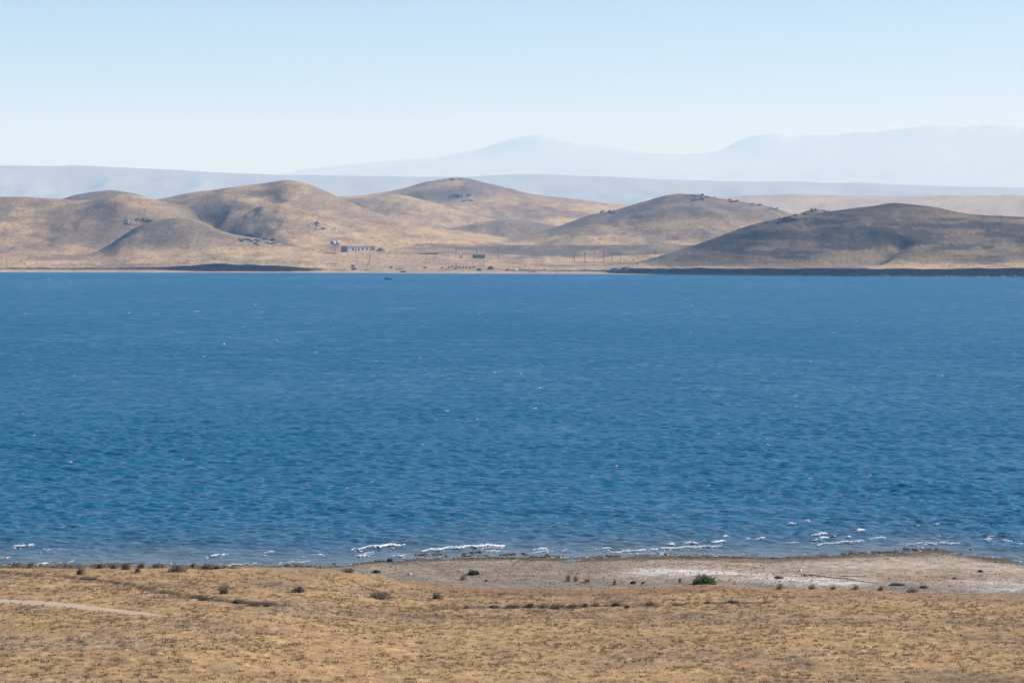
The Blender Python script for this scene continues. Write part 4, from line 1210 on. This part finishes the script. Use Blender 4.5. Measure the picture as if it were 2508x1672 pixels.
pole(1220, 635, 31, 'tallest pole right of the green wagon')
pole(1407, 644, 30, 'braced pole at the left end of the pole row', aframe=True)
pole(1432, 644, 27, 'second pole from the left in the pole row')
pole(1455, 644, 28, 'third pole from the left in the pole row')
pole(1478.5, 640, 26, 'fourth pole from the left in the pole row')
pole(1498.6, 639, 22, 'fifth pole from the left in the pole row')
pole(1520, 636, 20, 'sixth pole from the left in the pole row')
pole(1563, 637, 19, 'seventh pole in the row, left of the hill slope', rad=.12)
pole(1606, 633, 15, 'last pole in the row before the right hill', rad=.12)
pole(1248.6, 600, 19, 'leftmost pale pole far out on the plain', 'palepole', group='pale poles on the plain')
pole(1467, 603, 21, 'middle pale pole far out on the plain', 'palepole', group='pale poles on the plain')
pole(1580, 606, 36, 'tall faint pale pole before the knoll', 'palepole', group='pale poles on the plain')

def standing_stone(px, py, w, h, label, seed):
    P = far_hit(px, py); sc = P[1] / F
    o = put('standing_stone', rock_mesh(seed), M['rock']); o.location = P
    o.scale = (w * sc / 2, w * sc / 2, h * sc / 1.2); tag(o, label, 'stone', 'stones on the spit')
standing_stone(1536, 654, 2.5, 6, 'taller of two dark stones on the spit beside the right hill', 21)
standing_stone(1541, 655, 2, 4, 'shorter of two dark stones on the spit beside the right hill', 22)

# ------------------------------------------------------------------ boats
def boat(P, rz, L, B, Hb, hull, label, extras=(), tilt=0.0):
    root = empty('small_boat', P, rz); root.rotation_euler = (tilt, 0, rz)
    n = 13
    v = []; f = []
    for side in ('out', 'in'):
        k = 1.0 if side == 'out' else 0.88
        for i in range(n):
            t = i / (n - 1); x = (t - 0.5) * L * (1 if side == 'out' else 0.96)
            wdt = B / 2 * (1 - max(0, (t - 0.45) / 0.55) ** 2.2) * (0.85 + 0.15 * min(1, t / 0.3)) * k + 0.01
            sheer = Hb * (1 + 0.35 * max(0, (t - .4) / .6) ** 2)
            bot = 0.0 if side == 'out' else 0.12
            bot += 0.5 * Hb * max(0, (t - .8) / .2) ** 2
            v += [(x, -wdt, sheer), (x, -wdt * .7, bot + .1), (x, 0, bot), (x, wdt * .7, bot + .1), (x, wdt, sheer)]
    for s in range(2):
        b0 = s * n * 5
        for i in range(n - 1):
            for j in range(4):
                q = (b0 + i * 5 + j, b0 + (i + 1) * 5 + j, b0 + (i + 1) * 5 + j + 1, b0 + i * 5 + j + 1)
                f.append(q if s == 0 else q[::-1])
    b1 = n * 5
    for i in range(n - 1):
        f.append((i * 5, b1 + i * 5, b1 + (i + 1) * 5, (i + 1) * 5)); f.append((i * 5 + 4, (i + 1) * 5 + 4, b1 + (i + 1) * 5 + 4, b1 + i * 5 + 4))
    f.append((0, 1, 2, 3, 4)); f.append((b1, b1 + 4, b1 + 3, b1 + 2, b1 + 1)); f.append((0, 4, b1 + 4, b1))
    me = bpy.data.meshes.new('hull'); me.from_pydata(v, [], f); me.update()
    put('hull', me, M[hull], root)
    for t in (-.15, .18):
        mb = MB(); mb.box(t * L - .12, t * L + .12, -B * .42, B * .42, Hb * .7, Hb * .7 + .05); mb.build('seat', M['pole'], root)
    for (nm, mat, x0, x1, y0, y1, z0, z1) in extras:
        mb = MB(); mb.box(x0, x1, y0, y1, z0, z1); mb.build(nm, M[mat], root)
    tag(root, label, 'boat')
X, Y = at_level(952, 685)
boat(Vector((X, Y, -0.12)), math.pi * 0.06, 4.0, 1.5, 0.65, 'hullteal', 'dark teal boat floating off the far beach',
     (('outboard_motor', 'hulldark', -2.25, -1.95, -.18, .18, .2, 1.35), ('fuel_tank', 'aqua', -1.75, -1.15, -.35, .35, .5, 1.3), ('wheelhouse', 'hullteal', -.95, -.5, -.5, .5, .6, 1.45)))
boat(far_hit(988, 666.5), 0.15, 4.2, 1.5, 0.6, 'hulldark', 'dark boat with white cover beached at the water edge', (('cover', 'hullwhite', -.6, .9, -.6, .6, .5, .95),))
boat(far_hit(1264, 662.5), 0.6, 2.6, 1.3, 0.75, 'hullwhite', 'white boat beached higher up by the smallest mound', (('cover', 'hullwhite', -.8, .7, -.45, .45, .6, 1.0),), -0.35)
boat(far_hit(1308, 667), math.pi + 0.1, 3.0, 1.3, 0.6, 'hullwhite', 'white boat with dark bow lying at the water edge', (('bow_cover', 'hulldark', .5, 1.45, -.35, .35, .5, .9),), -0.2)
boat(far_hit(867, 660.5), 0.05, 3.2, 1.4, 0.75, 'hullblue', 'navy blue boat pulled up under the brown hummock', (('cover', 'hullblue', -.9, .9, -.5, .5, .6, .95),))

# ------------------------------------------------------------------ rock outcrops on the far hills
ROCKS = [rock_mesh(900 + i, 1) for i in range(5)]
def outcrop(spots, label, mat='rock', seed=1, n_each=6):
    P0 = far_hit(spots[0][0], spots[0][1])
    root = empty('rock_outcrop', P0)
    r = np.random.default_rng(seed)
    for (px, py, w, h) in spots:
        for k in range(n_each):
            q = (px + (r.random() - .5) * w, py + (r.random() - .5) * h * 0.7)
            P = far_hit(*q)
            if abs(P[1] - P0[1]) > 260: continue
            sc = P[1] / F
            me = ROCKS[r.integers(0, 5)]
            me2 = me
            o = bpy.data.objects.new('rock', me2); COL.objects.link(o); o.parent = root
            if not me2.materials: me2.materials.append(M['rock'])
            if mat != 'rock':
                o.material_slots[0].link = 'OBJECT'; o.material_slots[0].material = M[mat]
            o.location = Vector(P - P0)
            sx = max(w / n_each * 1.4, 3.4) * sc * (0.5 + 0.7 * r.random())
            o.scale = (sx, sx * 0.8, max(h * 0.6, 2.2) * sc * (0.5 + 0.7 * r.random()))
            o.rotation_euler = (0.3 * r.normal(), 0.3 * r.normal(), r.random() * 6.28)
    tag(root, label, 'rock outcrop', 'rock outcrops on the hills')
outcrop([(312, 545, 26, 10), (330, 548, 18, 10)], 'pale blocky rocks in the gully left of the dark foothill', 'pale_rock', 1, 6)
outcrop([(345, 538, 26, 6), (360, 541, 20, 5)], 'dark rocks along the gully rim behind the dark foothill', 'rock', 2, 5)
outcrop([(596, 589, 26, 6), (624, 590, 24, 6), (626, 599, 18, 6), (655, 586, 30, 8), (665, 597, 24, 6), (604, 577, 40, 4)], 'group of dark rocks at the right end of the dark foothill', 'rock', 3, 5)
outcrop([(1480, 520, 58, 6), (1500, 518, 30, 5)], 'dark crag on the left shoulder of the rocky knoll', 'rock', 4, 8)
outcrop([(1712, 489, 28, 10), (1700, 480, 40, 4), (1740, 484, 30, 4)], 'dark crag under the summit of the rocky knoll', 'rock', 5, 7)
outcrop([(1800, 494, 34, 5), (1785, 490, 14, 4)], 'dark rocks on the right shoulder of the rocky knoll', 'rock', 6, 6)
outcrop([(1990, 515, 36, 6), (2022, 518, 20, 5)], 'rocks crowning the little knob behind the right hill', 'rock', 7, 7)
outcrop([(1860, 502, 50, 3), (1900, 512, 40, 3)], 'row of small rocks running down the knoll to the right', 'rock', 8, 5)
outcrop([(1100, 440, 20, 3), (1130, 441, 14, 3)], 'small rocks on the summit of the farther peaked hill', 'rock', 9, 4)
outcrop([(1130, 480, 40, 5), (1145, 492, 30, 4)], 'dark rocks on the face of the farther peaked hill', 'rock', 10, 5)
outcrop([(1930, 536, 50, 6), (1900, 545, 40, 5), (1960, 527, 40, 4)], 'dark rocks on the upper left slope of the right hill', 'rock', 11, 5)
outcrop([(765, 550, 30, 8), (785, 560, 34, 6)], 'grey rock band on the lower right slope of the tall hill', 'pale_rock', 12, 4)
outcrop([(800, 465, 24, 6), (770, 458, 20, 6), (740, 452, 20, 5)], 'dark rocks down the right skyline of the tall hill', 'rock', 13, 4)

# pale boulders and broken water at the foot of the right bank, bushes of the far plain
br = np.random.default_rng(71)
pos = []; sz = []
for k in range(420):
    px = 1690 + 830 * br.random() ** 0.6
    if br.random() < 0.35 and px < 2050: continue
    Yb = float(shore_far_y(np.array([px]))[0]) + 0.4 + br.random() * 3.0
    s = 0.18 + 0.5 * br.random() ** 3
    pos.append(((px - 1254) / F * Yb, Yb, 0.08 + 0.9 * br.random() ** 3)); sz.append((s * 1.3, s, s * .7))
bc = np.array([(0.42, 0.40, 0.37), (0.28, 0.26, 0.24), (0.5, 0.48, 0.45), (0.2, 0.18, 0.17)])[br.integers(0, 4, len(pos))]
tag(scatter_blobs('shore_boulders', np.array(pos), np.array(sz), M['pebble'], bc, .25), 'pale stones lining the foot of the dark right bank', 'stones', kind='stuff')
n = 9000
ub = br.random(n) * 2800 - 150
Db = 22 + 330 * br.random(n) ** 1.3
Yb = shore_far_y(ub) + Db
Xb = (ub - 1254) / F * Yb
ok = br.random(n) < np.clip(0.35 + 1.2 * fbm(Xb / 25, Yb / 20, 501, 3), 0.03, 1)
Xb, Yb = Xb[ok], Yb[ok]
s = 0.16 + 0.32 * br.random(len(Xb)) ** 2
Zb = far_height(Xb, Yb)
bc = np.array([(0.19, 0.155, 0.10), (0.23, 0.18, 0.115), (0.15, 0.13, 0.09), (0.17, 0.165, 0.10)])[br.integers(0, 4, len(Xb))]
tag(scatter_blobs('steppe_scrub', np.stack([Xb, Yb, Zb + s * .2], -1), np.stack([s * 1.2, s, s * .6], -1), M['grass'], bc, .3), 'tiny scrub plants dotted over the far plain and lower slopes', 'scrub', kind='stuff')

# ------------------------------------------------------------------ haze
hz = MB(); hz.box(-10600, 10600, -400, 31000, -9.0, 1150.0)
hm = bpy.data.materials.new('haze_air'); hm.use_nodes = True
ht = hm.node_tree; ht.nodes.clear()
ho = ht.nodes.new('ShaderNodeOutputMaterial'); hv = ht.nodes.new('ShaderNodeVolumePrincipled')
hv.inputs['Color'].default_value = (0.33, 0.62, 1.0, 1)
hv.inputs['Absorption Color'].default_value = (1, 1, 1, 1)
hv.inputs['Density'].default_value = 0.000102
hv.inputs['Anisotropy'].default_value = 0.0
ht.links.new(hv.outputs[0], ho.inputs['Volume'])
tag(hz.build('haze', hm), 'thin blue air between the camera and the hills', 'haze', kind='stuff')
